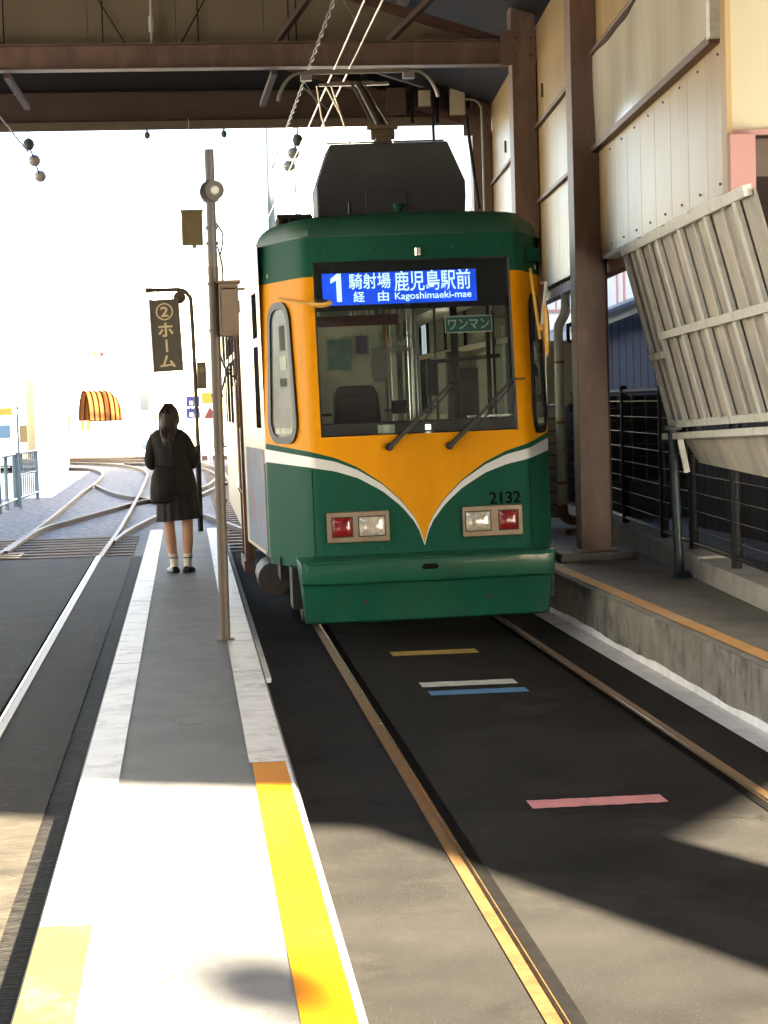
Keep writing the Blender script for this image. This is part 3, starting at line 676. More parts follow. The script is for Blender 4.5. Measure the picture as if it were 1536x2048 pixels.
# bumper
b = MB(); rings = []
prof = [(.05, .655), (-.235, .64), (-.25, .625), (-.26, .50), (-.25, .475), (-.21, .465), (-.195, .44), (-.15, .20), (-.12, .185), (.05, .185)]
for f in (-1, -.985, -.9, -.6, -.3, 0, .3, .6, .9, .985, 1):
    ring = []
    for y, z in prof:
        hw = .865 + (z - .2) * .10; back = .05 * abs(f) ** 3 if y < 0 else 0
        if abs(f) > .98: back += .02 if abs(f) < 1 else .05
        ring.append((f * hw, min(.05, y + (back if y < .04 else 0)), z))
    rings.append(ring)
b.loft(rings); bp = b.build('bumper', green_b, TR, smooth=True, bevel=.004)
b = MB(); b.prism([(-.055, -.018), (.04, -.018), (.055, .0), (.04, .02), (-.05, .022), (-.065, 0)], (.01, -.25, .57), (.01, -.259, .57), (1, 0, 0), (0, 0, 1)); b.build('coupler_slot', groove_m, bp)
for x in (-.45, .42):
    b = MB(); b.tube([(x, -.15, .335), (x, -.178, .335)], .018, 10); b.build('bolt_hole', black_r, bp)
b = MB(); b.bar((-.86, -.262, .628), (.86, -.262, .628), .008, .012); b.build('bumper_lip', green, bp)
for s in (-1, 1):
    b = MB(); b.box(min(s * .72, s * .94), max(s * .72, s * .94), .12, .5, .28, .57); b.build('bumper_bracket', dark_u, TR)
# wipers
def wiper(xp, zp, xe, ze):
    b = MB(); p, e = Vector(P(xp, zp, -.03)), Vector(P(xe, ze, -.03))
    b.tube([p + Vector((-.02, .035, 0)), p + Vector((-.02, -.01, 0))], .028, 10); b.bar(p + Vector((-.03, 0, -.012)), p + (e - p) * .45, .05, .03)
    wo = b.build('wiper', black_r, TR, bevel=.003)
    b = MB(); b.bar(p + (e - p) * .4, e, .02, .016); b.bar(p + (e - p) * .42 + Vector((.035, 0, -.02)), e + Vector((.02, .0, -.015)), .01, .01); b.bar(e + Vector((-.005, 0, .005)), e + Vector((.1, .0, .005)) * 1, .01, .01)
    b.bar(p + (e - p) * .66 + Vector((-.01, 0, .02)), p + (e - p) * .66 + Vector((.03, 0, -.03)), .012, .01)
    b.build('wiper_blade', black_r, wo)
wiper(-.205, 1.405, .235, 1.84); wiper(.222, 1.395, .665, 1.84)
# quarter windows on the slanted corners
def quarter(s):
    a, c = Vector((.83, .16, 0)), Vector((1.045, .77, 0)); n_ = Vector((c.y - a.y, -(c.x - a.x), 0)).normalized()
    L = (c - a).length
    def Q(u, z, off): p = a + (c - a) * (u / L); q = p + n_ * off; return (s * q.x, q.y + lean(z), z)
    def outline(u0t, u1t, u0b, u1b, z0, z1, r, off):
        out = []
        for (cx, cz, a0) in ((u1t - r, z1 - r, 0), (u0t + r, z1 - r, 90), (u0b + r, z0 + r, 180), (u1b - r, z0 + r, 270)):
            for k in range(7):
                an = math.radians(a0 + 15 * k); out.append(Q(cx + r * math.cos(an), cz + r * math.sin(an), off))
        return out
    o1 = outline(.08, .50, .03, .57, 1.45, 2.47, .16, .004); o2 = outline(.08, .50, .03, .57, 1.45, 2.47, .16, .02); i2 = outline(.13, .45, .085, .515, 1.50, 2.42, .12, .02); i1 = outline(.13, .45, .085, .515, 1.50, 2.42, .12, .008)
    b = MB(); n = len(o1); b.add(o1 + o2 + i2 + i1, [(k * n + i, k * n + (i + 1) % n, (k + 1) * n + (i + 1) % n, (k + 1) * n + i) for k in range(3) for i in range(n)])
    fo = b.build('quarter_window', black_r, TR, smooth=True)
    b = MB(); b.poly(i1); b.build('pane', glass_q, fo)
    # small shapes seen behind the glass
    for u0, u1, z0, z1, m in ((.2, .3, 2.12, 2.3, int_dark), (.19, .31, 1.98, 2.08, int_pale), (.2, .32, 1.86, 1.92, int_dark), (.14, .46, 1.52, 1.56, int_pale)):
        b = MB(); b.poly([Q(u0, z0, .010), Q(u1, z0, .010), Q(u1, z1, .010), Q(u0, z1, .010)]); b.build('cab_fitting', m, fo)
quarter(-1); quarter(1)
# mirrors
b = MB(); b.tube(smooth_line([P(-.93, 2.5, -.01), P(-.86, 2.47, -.05), P(-.80, 2.44, -.10), (-.74, -.02, 2.43)]), .010, 6); m1 = b.build('mirror_arm', yel_arm, TR, smooth=True)
b = MB(); b.ell((-.665, -.02, 2.425), .085, .03, .03, 12, 8); b.build('mirror', yel_arm, m1, smooth=True)
b = MB(); b.ell((-.665, -.045, 2.44), .05, .012, .014, 10, 6); b.build('mirror_glass', black_r, m1, smooth=True)
b = MB(); b.tube(smooth_line([(.87, .25, 2.63), (.855, .14, 2.58), (.87, .05, 2.3), (.885, .02, 2.12)]), .011, 6); b.tube([(.95, .28, 2.53), (.955, .1, 2.52), (.90, .03, 2.22)], .013, 6, 1); b.ell((.895, .02, 2.20), .025, .025, .025)
m2 = b.build('mirror_arm', [yel_arm, white_t], TR, smooth=True)
b = MB(); b.ell((.93, .02, 2.18), .022, .06, .19, 12, 10); b.build('mirror', yel_arm, m2, smooth=True)
b = MB(); b.box(.87, .95, .42, .48, 2.70, 2.80); b.box(.97, 1.01, .58, .66, 2.70, 2.80); b.build('marker_light', green, TR, bevel=.01)
b = MB(); b.tube([(.05, -.012 + lean(2.79), 2.745), (.05, -.012 + lean(2.79), 2.80)], .03, 10); b.build('sign_lamp', chrome, TR, smooth=True)
# sides
def half_w(y): return 1.06 + .10 * min(1, max(0, (y - .83) / 1.9)) - .10 * min(1, max(0, (y - (LEN - 2.4)) / 1.9))
win = [(1.08, 2.50), (3.05, 3.75), (4.15, 5.5), (5.65, 7.0), (7.15, 8.5), (8.7, 9.4), (9.75, 11.4)]
ys = sorted(set([.83, 1.5, 2.73, LEN - 2.4, LEN - .5] + [v for w_ in win for v in w_]))
zs = [.60, 1.43, 1.56, 2.18, 2.24, 2.58, 2.90]
for s in (-1, 1):
    b = MB(); g = MB(); fr = MB()
    for i in range(len(ys) - 1):
        for j in range(len(zs) - 1):
            a, c, z0, z1 = ys[i], ys[i + 1], zs[j], zs[j + 1]
            iswin = any(abs(a - w0) < 1e-6 for w0, w1 in win) and j in (2, 4)
            q = [(s * half_w(a), a, z0), (s * half_w(c), c, z0), (s * half_w(c), c, z1), (s * half_w(a), a, z1)]
            if not iswin: b.poly(q, 0)
            else:
                qi = [(p[0] - s * .03, p[1], p[2]) for p in q]; b.add(q + qi, [(k, (k + 1) % 4, 4 + (k + 1) % 4, 4 + k) for k in range(4)], 2)
                g = MB(); g.poly([(p[0] - s * .025, p[1], p[2]) for p in q]); g.build('side_window', glass_s, TR)
    for a, c in zip(ys, ys[1:]): b.poly([(s * half_w(a), a, 2.90), (s * half_w(c), c, 2.90), (s * 1.055, c, 2.902), (s * 1.055, a, 2.902)], 0)
    b.build('side_wall', [cream_t, green, black_r], TR)
    a = MB()
    a.poly([(s * (half_w(.98) + .004), .98, .63), (s * (half_w(2.55) + .004), 2.55, .63), (s * (half_w(2.55) + .004), 2.55, 1.40), (s * (half_w(.98) + .004), .98, 1.40)])
    a.build('advert_panel', ad_m, TR)
    a = MB(); a.poly([(s * (half_w(.86) + .003), .86, .60), (s * (half_w(1.12) + .003), 1.12, .60), (s * (half_w(1.12) + .003), 1.12, 1.30), (s * (half_w(.86) + .003), .86, 1.30)]); a.build('corner_patch', green, TR)
    d = MB(); d.box(s * 1.13 if s > 0 else -1.185, 1.185 if s > 0 else -1.13, 2.95, 2.99, .42, 2.5); d.box(min(s * 1.13, s * 1.185), max(s * 1.13, s * 1.185), 3.82, 3.86, .42, 2.5); d.box(min(s * 1.12, s * 1.2), max(s * 1.12, s * 1.2), 2.93, 3.9, .33, .42)
    do = d.build('door_frame', box_or if False else rail_brown, TR)
    d = MB(); d.box(min(s * 1.10, s * 1.168), max(s * 1.10, s * 1.168), 3.0, 3.81, .43, 1.54); d.build('door_leaf', cream_t, do)
    d = MB(); d.tube([(s * 1.2, 2.9, 1.0), (s * 1.22, 2.9, 1.05), (s * 1.22, 2.9, 1.9), (s * 1.2, 2.9, 1.95)], .012, 6); d.build('grab_rail', chrome, TR)
b = MB(); b.poly([(-1.06, LEN - .4, .6), (1.06, LEN - .4, .6), (1.06, LEN - .4, 2.86), (-1.06, LEN - .4, 2.86)]); b.build('rear_wall', green, TR)
# roof
ds = [0, .006, .02, .045, .08, .13, .19]; W_ = 1.06
xr = [-W_ + d for d in ds] + [-.8, -.72, -.6, -.45, -.3, -.15, 0, .15, .3, .45, .6, .72, .8] + [W_ - d for d in ds[::-1]]
yr = ds + [.3, .5, .9, 1.5, 2.5, 4, 6, 8, 10, LEN - .8, LEN - .5, LEN - .42, LEN - .4]
def roof_h(d, x):
    u = min(1, d / .12); return .12 * math.sqrt(max(0, 1 - (1 - u) ** 2)) + .05 * u * (1 - (x / W_) ** 2)
b = MB(); vs = []
for d_ in yr:
    for x in xr:
        y0 = plan(x) + lean(2.90); y = y0 + (LEN - .4 - y0) * d_ / (LEN - .4)
        dd = min(d_, W_ - abs(x), LEN - .4 - d_) if d_ < 1 else min(W_ - abs(x), LEN - .4 - d_)
        ramp = .04 * min(1, max(0, (d_ - .1) / 1.6))
        vs.append((x, y, 2.90 + roof_h(dd, x) + (ramp * (1 - (x / W_) ** 2) if dd > 0 else 0)))
n = len(xr); b.add(vs, [(j * n + i, j * n + i + 1, (j + 1) * n + i + 1, (j + 1) * n + i) for j in range(len(yr) - 1) for i in range(n - 1)])
b.build('roof', green_d, TR, smooth=True)
b = MB(); b.tube([(-.02, .62, 3.05), (-.02, .62, 3.15)], .03, 10); b.tube([(-.02, .62, 3.13), (-.02, .62, 3.16)], .042, 10); b.build('roof_lamp', green, TR, smooth=True)
b = MB(); b.box(-.38, -.355, .7, .72, 3.05, 3.19); b.build('antenna', black_r, TR)
b = MB()
b.box(-.87, -.6, 1.6, 2.2, 3.04, 3.17); b.box(-.87, -.6, 1.48, 1.5, 3.16, 3.19)
for i in range(4): b.box(-.86 + i * .08, -.83 + i * .08, 1.5, 1.6, 3.1, 3.18)
b.build('resistor_tray', dark_u, TR, bevel=.004)
b = MB(); b.box(.50, .62, 1.52, 1.6, 3.06, 3.12); b.build('white_duct', white_t, TR, bevel=.004)
# air conditioner
b = MB(); pr = [(-.575, 3.08), (.575, 3.08), (.59, 3.3), (.59, 3.42), (.46, 3.73), (-.46, 3.73), (-.575, 3.42), (-.575, 3.3)]
b.loft([[(x + .03, 1.6, z) for x, z in pr], [(x + .03, 2.15, z) for x, z in pr]]); ac = b.build('air_conditioner', grey_ac, TR, bevel=.012)
b = MB(); b.box(-.17, .15, 1.585, 1.6, 3.1, 3.36); b.build('front_cover', grey_ac, ac, bevel=.004)
b = MB(); b.bar((-.46, 1.59, 3.735), (.46, 1.59, 3.735), .02, .012); b.build('top_flange', grey_ac, ac)
# pantograph
pg = MB(); pg.box(-.5, .5, 4.4, 5.6, 3.3, 3.4); pgo = pg.build('pantograph', dark_u, TR)
zc = 4.68 - .0
b = MB(); b.box(.06, .2, 2.9, 3.1, 3.86, 3.95); b.tube([(.03, 3, 3.98), (.23, 3, 3.98)], .05, 10); b.box(.0, .26, 2.96, 3.04, 4.02, 4.06); b.tube([(.13, 3, 3.72), (.13, 3, 3.9)], .045, 10); b.build('knuckle', rust_u, pgo, bevel=.006)
b = MB(); b.tube([(.13, 3.0, 4.02), (.05, 4.1, 4.58)], .03, 10); b.tube([(.17, 3.0, 4.02), (.08, 4.05, 4.55)], .014, 6); b.build('upper_arm', steel_dk, pgo, smooth=True)
b = MB(); b.tube([(.07, 3.0, 4.02), (-.02, 4.1, 4.6)], .012, 6); b.tube([(.2, 3.0, 4.05), (.16, 3.6, 4.3), (.1, 4.1, 4.58)], .01, 6); b.build('tie_rods', copper, pgo, smooth=True)
b = MB(); b.tube([(.13, 3.0, 4.0), (.0, 5.0, 3.42)], .05, 8); b.build('lower_arm', steel_dk, pgo, smooth=True)
b = MB(); b.box(-.31, .32, 4.08, 4.12, 4.565, 4.59); b.box(-.2, .2, 4.2, 4.24, 4.6, 4.62); b.build('pan_head', copper, pgo)
b = MB(); b.box(-.44, .50, 3.96, 4.02, 4.655, 4.69); b.build('contact_strip', mat('carbon_strip', (.22, .2, .15), .5, .4, .1, 8), pgo)
for s in (-1, 1):
    b = MB(); b.tube(smooth_line([(.03 + s * .45, 3.99, 4.672), (.03 + s * .56, 3.99, 4.66), (.03 + s * .64, 3.99, 4.60), (.03 + s * .70, 3.99, 4.50), (.03 + s * .72, 3.99, 4.43)]), .016, 8)
    b.box(.03 + s * .46 - .05, .03 + s * .46 + .05, 3.95, 4.03, 4.6, 4.65)
    b.build('horn', wire_s, pgo, smooth=True)
b = MB(); b.tube([(-.33, 4.1, 4.57), (-.30, 4.1, 4.3), (-.27, 4.1, 4.2)], .01, 6); b.tube([(-.2, 4.1, 4.57), (-.05, 4.1, 4.05)], .01, 6); b.tube([(-.25, 4.1, 4.57), (-.12, 4.1, 4.3)], .01, 6); b.build('springs', copper, pgo)
# underframe
b = MB(); b.box(-1.0, 1.0, .6, LEN - .6, .45, .62); b.build('floor_pan', dark_u, TR)
b = MB(); b.tube([(-1.02, 1.1, .42), (-1.02, 1.75, .42)], .13, 14); b.tube([(-.95, 1.75, .42), (-.9, 2.2, .42)], .06, 8); b.build('air_tank', mat('tank_grey', (.06, .052, .042), .6, .1, .3, 8), TR, smooth=True)
for yb in (2.6, 9.6):
    b = MB(); b.box(-.98, -.84, yb - 1.1, yb + 1.1, .26, .42); b.box(.84, .98, yb - 1.1, yb + 1.1, .26, .42); b.box(-.84, .84, yb - .15, yb + .15, .25, .4)
    for s in (-1, 1):
        for k in range(3): b.tube([(s * .93, yb - .2 + k * .2, .3), (s * .93, yb - .2 + k * .2, .48)], .06, 8)
    bo = b.build('bogie', dark_u, TR)
    for dy in (-.75, .75):
        for s in (-1, 1):
            w = MB(); w.tube([(s * .66, yb + dy, .33), (s * .79, yb + dy, .33)], .33, 24); w.build('wheel', rust_u, bo, smooth=True)
# interior
b = MB(); b.box(-1.0, 1.0, .75, LEN - .5, .63, .66); b.build('cab_floor', int_floor, TR)
b = MB(); b.box(-1.0, 1.0, .75, LEN - .5, 2.66, 2.69); b.build('cab_ceiling', int_wall, TR)
b = MB(); b.box(-.70, .72, .09, .4, 1.3, 1.58); b.box(-.70, .72, .09, .14, .7, 1.3); dsh = b.build('dashboard', int_dark, TR, bevel=.01)
b = MB(); b.box(.05, .085, .083, .089, 1.515, 1.548); b.build('dash_light', mat('lit_gauge', (.9, .85, .6), .5, 0, 0, emit=.6), dsh)
b = MB(); b.box(-.29, -.17, .083, .089, 1.49, 1.56); b.build('notice', int_pale, dsh)
b = MB(); b.box(.38, .70, .15, .3, 1.585, 1.60); b.build('tray', chrome, dsh)
st = MB(); st.loft([[(-.55 + i, .95, z), (-.17 - i, .95, z), (-.17 - i, 1.07, z), (-.55 + i, 1.07, z)] for z, i in ((1.15, 0), (1.6, .01), (1.78, .02), (1.85, .06))]); so = st.build('driver_seat', seat_gr, TR, bevel=.02)
b = MB(); b.box(-.50, -.22, .94, .952, 1.3, 1.76); b.build('seat_pad', mat('seat_pad_grey', (.13, .125, .115), .8, 0, .1, 9), so)
b = MB(); b.box(-.68, -.56, .8, .86, 1.63, 1.65); b.box(-.16, .02, .8, .86, 1.65, 1.67); b.box(-.1, .0, .78, .92, 1.63, 1.73); b.build('seat_arm', int_dark, so)
pt = MB(); pt.box(-.66, -.08, 1.55, 1.58, 1.3, 2.34); po = pt.build('cab_partition', int_wall, TR)
for a_, c_, z0, z1, m in ((-.52, -.35, 1.98, 2.22, poster_m), (-.30, -.21, 2.1, 2.24, poster_p), (-.19, -.09, 2.1, 2.24, int_pale), (-.61, -.575, 2.04, 2.08, int_pale)):
    b = MB(); b.box(a_ - .015, c_ + .015, 1.543, 1.549, z0 - .02, z1 + .02, 0); b.box(a_, c_, 1.538, 1.5425, z0, z1, 1); b.build('notice', [int_pale, m], po)
b = MB(); b.box(-.66, -.07, .5, .53, 2.28, 2.355); b.build('sun_visor', int_mar, TR)
b = MB(); b.box(-.23, -.105, 1.0, 1.06, 1.9, 2.13); b.box(-.215, -.13, .99, 1.04, 1.875, 1.9); b.build('ticket_box', mat('ticket_box_grey', (.3, .31, .28), .5, 0, .05, 6), TR, bevel=.008)
b = MB()
for x, y in ((-.67, 1.5), (-.07, 1.5), (.02, 2.4), (.13, 3.2), (.2, 1.9), (.3, 2.8), (.42, 4.2), (-.02, 5), (.1, 6)): b.tube([(x, y, .66), (x, y, 2.66)], .017, 8)
b.build('grab_poles', chrome, TR, smooth=True)
b = MB(); b.bar((.36, .7, .66), (.36, .7, 2.4), .05, .05); b.bar((.62, .75, .66), (.62, .75, 2.3), .03, .03); b.bar((.18, .7, 2.0), (.7, .72, 2.03), .03, .03); b.box(.17, .25, .85, .95, 1.75, 2.02); b.box(.42, .56, .9, 1.1, .9, 1.95); b.build('door_post', int_dark, TR)
for k in range(9):
    for x in (.06, .17) if k < 6 else (-.3,):
        y = 2.0 + k * .6; b = MB(); b.box(x - .012, x + .012, y - .004, y + .004, 2.27, 2.62); b.tube([(x - .06, y, 2.14), (x + .06, y, 2.14), (x, y, 2.27), (x - .06, y, 2.14)], .009, 6); b.build('strap_handle', strap_m, TR)
for i in range(26):  # pale strips stand for curtains and for bright windscreen reflections
    x = -.02 + (i * .1573) % .62; y = 2.6 + (i * 1.37) % 6.8; w_ = .012 + .03 * ((i * 7) % 5) / 5
    b = MB(); b.loft([[(x - w_, y + .02 * k, .85), (x - w_ * .2, y + .03, .85), (x + w_, y, .85), (x + w_, y + .012, .85), (x - w_ * .2, y + .042, .85), (x - w_, y + .012 + .02 * k, .85)] for k in (0,)] + [[(x - w_, y, 2.5), (x - w_ * .2, y + .03, 2.5), (x + w_, y, 2.5), (x + w_, y + .012, 2.5), (x - w_ * .2, y + .042, 2.5), (x - w_, y + .012, 2.5)]])
    b.build('curtain_reflection', curtain_refl_m if i % 3 else int_pale, TR)
b = MB(); b.box(-1.0, 1.0, 9.9, 9.93, .66, 2.66); b.build('rear_partition', int_wall, TR)
b = MB(); b.box(-1.08, -.7, 4.2, 8.5, .66, 1.1); b.box(.7, 1.08, 4.2, 8.5, .66, 1.1); b.build('bench_seats', mat('bench_green', (.03, .1, .06), .8, 0, .2, 6), TR)
b = MB(); b.box(.45, .7, 1.9, 1.95, 1.0, 2.1); b.build('luggage_screen', int_pale, TR)

# ================================================================== PEOPLE
def skin_mesh(name, J, E_, m, parent):
    """one continuous body grown round a skeleton: J = {name: (pos, radius)}"""
    keys = list(J); me = D.meshes.new(name); me.from_pydata([J[k][0] for k in keys], [(keys.index(a), keys.index(c)) for a, c in E_], [])
    ob = D.objects.new(name, me); COL.objects.link(ob)
    mod = ob.modifiers.new('skin', 'SKIN'); sub = ob.modifiers.new('sub', 'SUBSURF'); sub.levels = 2; sub.render_levels = 2
    for i, k in enumerate(keys):
        r = J[k][1]; me.skin_vertices[0].data[i].radius = (r, r) if not isinstance(r, tuple) else r
    me.skin_vertices[0].data[0].use_root = True
    dg = bpy.context.evaluated_depsgraph_get(); dg.update()
    me2 = D.meshes.new_from_object(ob.evaluated_get(dg)); D.objects.remove(ob)
    me2.materials.clear(); me2.materials.append(m); me2.polygons.foreach_set('use_smooth', [True] * len(me2.polygons))
    o = D.objects.new(name, me2); COL.objects.link(o); o.parent = parent; return o
def oval(cx, cy, z, rx, ry, n=24, tx=0, ty=0, pl=0, npl=12):
    out = []
    for k in range(n):
        a = 2 * PI * k / n; f = 1 + pl * math.cos(a * npl); out.append((cx + rx * f * math.cos(a), cy + ry * f * math.sin(a), z + tx * math.cos(a) + ty * math.sin(a)))
    return out
def hand_joints(J, E_, w, base, d, side, up):
    """palm and five bent fingers growing from wrist joint w"""
    d, side, up = Vector(d).normalized(), Vector(side).normalized(), Vector(up).normalized(); base = Vector(base)
    J[w + 'palm'] = (tuple(base + d * .05), .024); E_.append((w, w + 'palm'))
    for i, (o, L) in enumerate(((-.027, .062), (-.009, .074), (.009, .07), (.026, .054))):
        a = base + d * .085 + side * o; k = w + 'f%d' % i
        J[k + 'a'] = (tuple(a), .009); J[k + 'b'] = (tuple(a + d * L * .5 - up * .008), .008); J[k + 'c'] = (tuple(a + d * L * .8 - up * .03), .007)
        E_ += [(w + 'palm', k + 'a'), (k + 'a', k + 'b'), (k + 'b', k + 'c')]
    J[w + 't1'] = (tuple(base + d * .05 - side * .036), .010); J[w + 't2'] = (tuple(base + d * .085 - side * .048 - up * .01), .008); E_ += [(w + 'palm', w + 't1'), (w + 't1', w + 't2')]

GX, GY = -.08, 18.5
G = empty('person', (GX, GY, .2), 'young person in black blazer and skirt seen from behind on the platform', 'person')
hx = -.08                                                          # the head and shoulders lean a little to the left
J = {}; E_ = []
J['pel'] = ((-.02, 0, .80), .12); J['waist'] = ((-.04, .01, .98), .105); J['chest'] = ((-.07, .0, 1.17), .125); J['neckb'] = ((-.075, .01, 1.31), .055)
J['neck'] = ((-.07, .03, 1.36), .046); J['head'] = ((-.065, .05, 1.44), .074); J['crown'] = ((-.07, .035, 1.49), .062)
J['nose'] = ((-.03, .125, 1.43), .014)
E_ += [('pel', 'waist'), ('waist', 'chest'), ('chest', 'neckb'), ('neckb', 'neck'), ('neck', 'head'), ('head', 'crown'), ('head', 'nose')]
for s, nm, kx, ax, ay in ((-1, 'l', -.105, -.068, 0.02), (1, 'r', .065, .055, -.01)):
    J[nm + 'hip'] = ((-.02 + s * .075, 0, .74), .085); J[nm + 'knee'] = ((kx, .0, .44), .054); J[nm + 'calf'] = (((kx + ax) / 2 - s * -.004, -.015, .31), .056)
    J[nm + 'ank'] = ((ax, ay, .09), .034); J[nm + 'toe'] = ((ax + s * .02, ay + .13, .03), .028)
    E_ += [('pel', nm + 'hip'), (nm + 'hip', nm + 'knee'), (nm + 'knee', nm + 'calf'), (nm + 'calf', nm + 'ank'), (nm + 'ank', nm + 'toe')]
    J[nm + 'sh'] = ((-.075 + s * .12, .0, 1.255), .05); J[nm + 'elb'] = ((-.07 + s * .178, -.01, 1.02), .04); J[nm + 'wr'] = ((-.05 + s * .10, .22, 1.06), .026)
    E_ += [('chest', nm + 'sh'), (nm + 'sh', nm + 'elb'), (nm + 'elb', nm + 'wr')]
    hand_joints(J, E_, nm + 'wr', J[nm + 'wr'][0], (-s * .45, .8, .12), (s * -.3, 0, .95), (-s * .8, -.4, 0))
skin_mesh('body', J, E_, skin, G)
b = MB()                                                            # blazer
b.loft([oval(-.035, .0, .745, .205, .145), oval(-.035, .0, .76, .208, .148), oval(-.035, 0, .86, .19, .135), oval(-.045, 0, .97, .172, .118), oval(-.06, 0, 1.10, .182, .122), oval(-.07, 0, 1.2, .19, .122), oval(-.075, 0, 1.27, .178, .105), oval(-.075, .005, 1.315, .125, .08), oval(-.075, .015, 1.335, .07, .062)])
for s in (-1, 1):
    b.tube(smooth_line([(-.075 + s * .09, .0, 1.275), (-.075 + s * .135, -.002, 1.23), (-.072 + s * .17 + (.015 if s > 0 else 0), -.008, 1.13), (-.07 + s * .185 + (.035 if s > 0 else 0), -.012, 1.045), (-.065 + s * .165 + (.02 if s > 0 else 0), .05, 1.0), (-.055 + s * .12, .17, 1.04)], 4), [.05] * 4 + [.058] * 4 + [.056] * 4 + [.053] * 4 + [.05] * 4 + [.046], 14)
for k, (x_, z0, z1, dx) in enumerate(((-.06, 1.24, .80, .02), (-.15, .99, .80, -.02), (.03, 1.0, .80, .03))):
    b.tube([(x_, -.118, z0), (x_ + dx * .5, -.128, (z0 + z1) / 2), (x_ + dx, -.146, z1)], .006, 5)
b.tube(smooth_line([(-.20, -.07, 1.0), (-.1, -.118, .985), (-.04, -.122, .99), (.05, -.1, .98)]), .006, 5)
b.build('blazer', black_cloth, G, smooth=True)
b = MB(); b.loft([oval(-.03, 0, .86, .165, .115, 96), oval(-.02, 0, .74, .185, .13, 96, pl=.012, npl=16), oval(-.005, 0, .52, .205, .155, 96, pl=.035, npl=16, tx=.01), oval(-.005, 0, .49, .212, .16, 96, pl=.04, npl=16, tx=.014)]); b.build('skirt', skirt_m, G, smooth=True)
b = MB()                                                            # hair: cap over the skull and a tied tail down the back
b.ell((-.07, .03, 1.462), .088, .098, .098, 20, 12)
b.loft([oval(-.07, -.01, 1.47, .084, .075, 16), oval(-.074, -.03, 1.40, .083, .062, 16), oval(-.078, -.05, 1.34, .078, .055, 16), oval(-.082, -.085, 1.28, .07, .045, 16), oval(-.085, -.115, 1.22, .055, .03, 16), oval(-.088, -.122, 1.185, .035, .015, 16)])
rs = random.Random(3)
for k in range(70):
    a = rs.uniform(PI * .95, PI * 2.05); q = rs.uniform(.8, 1.03); e_ = rs.uniform(-.05, .03); f_ = rs.uniform(.75, 1.1)
    b.tube(smooth_line([(-.07 + .03 * math.cos(a), .02 + .03 * math.sin(a), 1.562), (-.072 + .088 * math.cos(a) * q, .01 + .09 * math.sin(a) * q, 1.47), (-.076 + .084 * math.cos(a) * q, -.01 + .075 * math.sin(a) * q, 1.38), (-.082 + .074 * math.cos(a) * f_, -.045 + .085 * math.sin(a) * f_, 1.29), (-.086 + .05 * math.cos(a) * f_, -.07 + .075 * math.sin(a), 1.20 + e_)], 4), [.007] * 14 + [.005, .003, .002], 5)
b.build('hair', hair_m, G, smooth=True)
b = MB(); b.ell((.018, .035, 1.43), .010, .02, .03, 10, 8); b.ell((.0, .085, 1.415), .03, .04, .055, 10, 8); b.build('ear_and_cheek', skin, G, smooth=True)
for s, ax, ay in ((-1, -.068, .02), (1, .055, -.01)):
    b = MB(); b.loft([oval(ax, ay, .05, .037, .045, 14), oval(ax, ay, .09, .036, .042, 14), oval(ax + s * .003, ay - .006, .15, .042, .046, 14), oval(ax + s * .006, ay - .01, .178, .045, .049, 14)])
    so_ = b.build('sock', sock_m, G, smooth=True)
    b = MB(); b.loft([oval(ax + s * .004, ay - .007, .135, .0435, .0475, 14), oval(ax + s * .005, ay - .008, .146, .0445, .0485, 14)], cap=False); b.build('sock_band', sock_s, so_)
    b = MB(); ang = s * .22
    def fp(x, y, z): return (ax + x * math.cos(ang) + y * math.sin(ang), ay - x * math.sin(ang) * 1 + y * math.cos(ang), z)
    def srow(y, w, h): return [fp(x, y, z) for x, z in ((-w, .004), (w, .004), (w * 1.02, h * .5), (w * .7, h * .9), (0, h), (-w * .7, h * .9), (-w * 1.02, h * .5))]
    b.loft([srow(-.07, .026, .05), srow(-.058, .037, .062), srow(-.02, .042, .064), srow(.05, .046, .056), srow(.12, .047, .045), srow(.165, .036, .034), srow(.18, .02, .02)]); b.build('shoe', shoe_m, G, smooth=True, bevel=.003)
BG = empty('shoulder_bag', (GX - .17, GY - .07, .87), 'black school bag hanging at the left hip of the person on the platform', 'bag')
b = MB(); b.loft([oval(.03, 0, -.02, .10, .06, 20), oval(.03, -.01, .0, .125, .08, 20), oval(.04, -.02, .10, .135, .09, 20), oval(.045, -.02, .22, .125, .08, 20), oval(.05, -.01, .30, .10, .06, 20), oval(.05, 0, .32, .08, .04, 20)]); b.build('bag_body', black_cloth, BG, smooth=True)
b = MB(); b.tube(smooth_line([(.0, .0, .28), (.06, .04, .42), (.12, -.07, .55)]), .012, 6, flat=.4); b.build('bag_strap', black_cloth, BG, smooth=True)
b = MB(); b.loft([oval(.035, -.085, .03, .07, .02, 14), oval(.04, -.1, .09, .08, .03, 14), oval(.04, -.095, .16, .07, .02, 14)]); b.build('bag_pocket', skirt_m, BG, smooth=True)

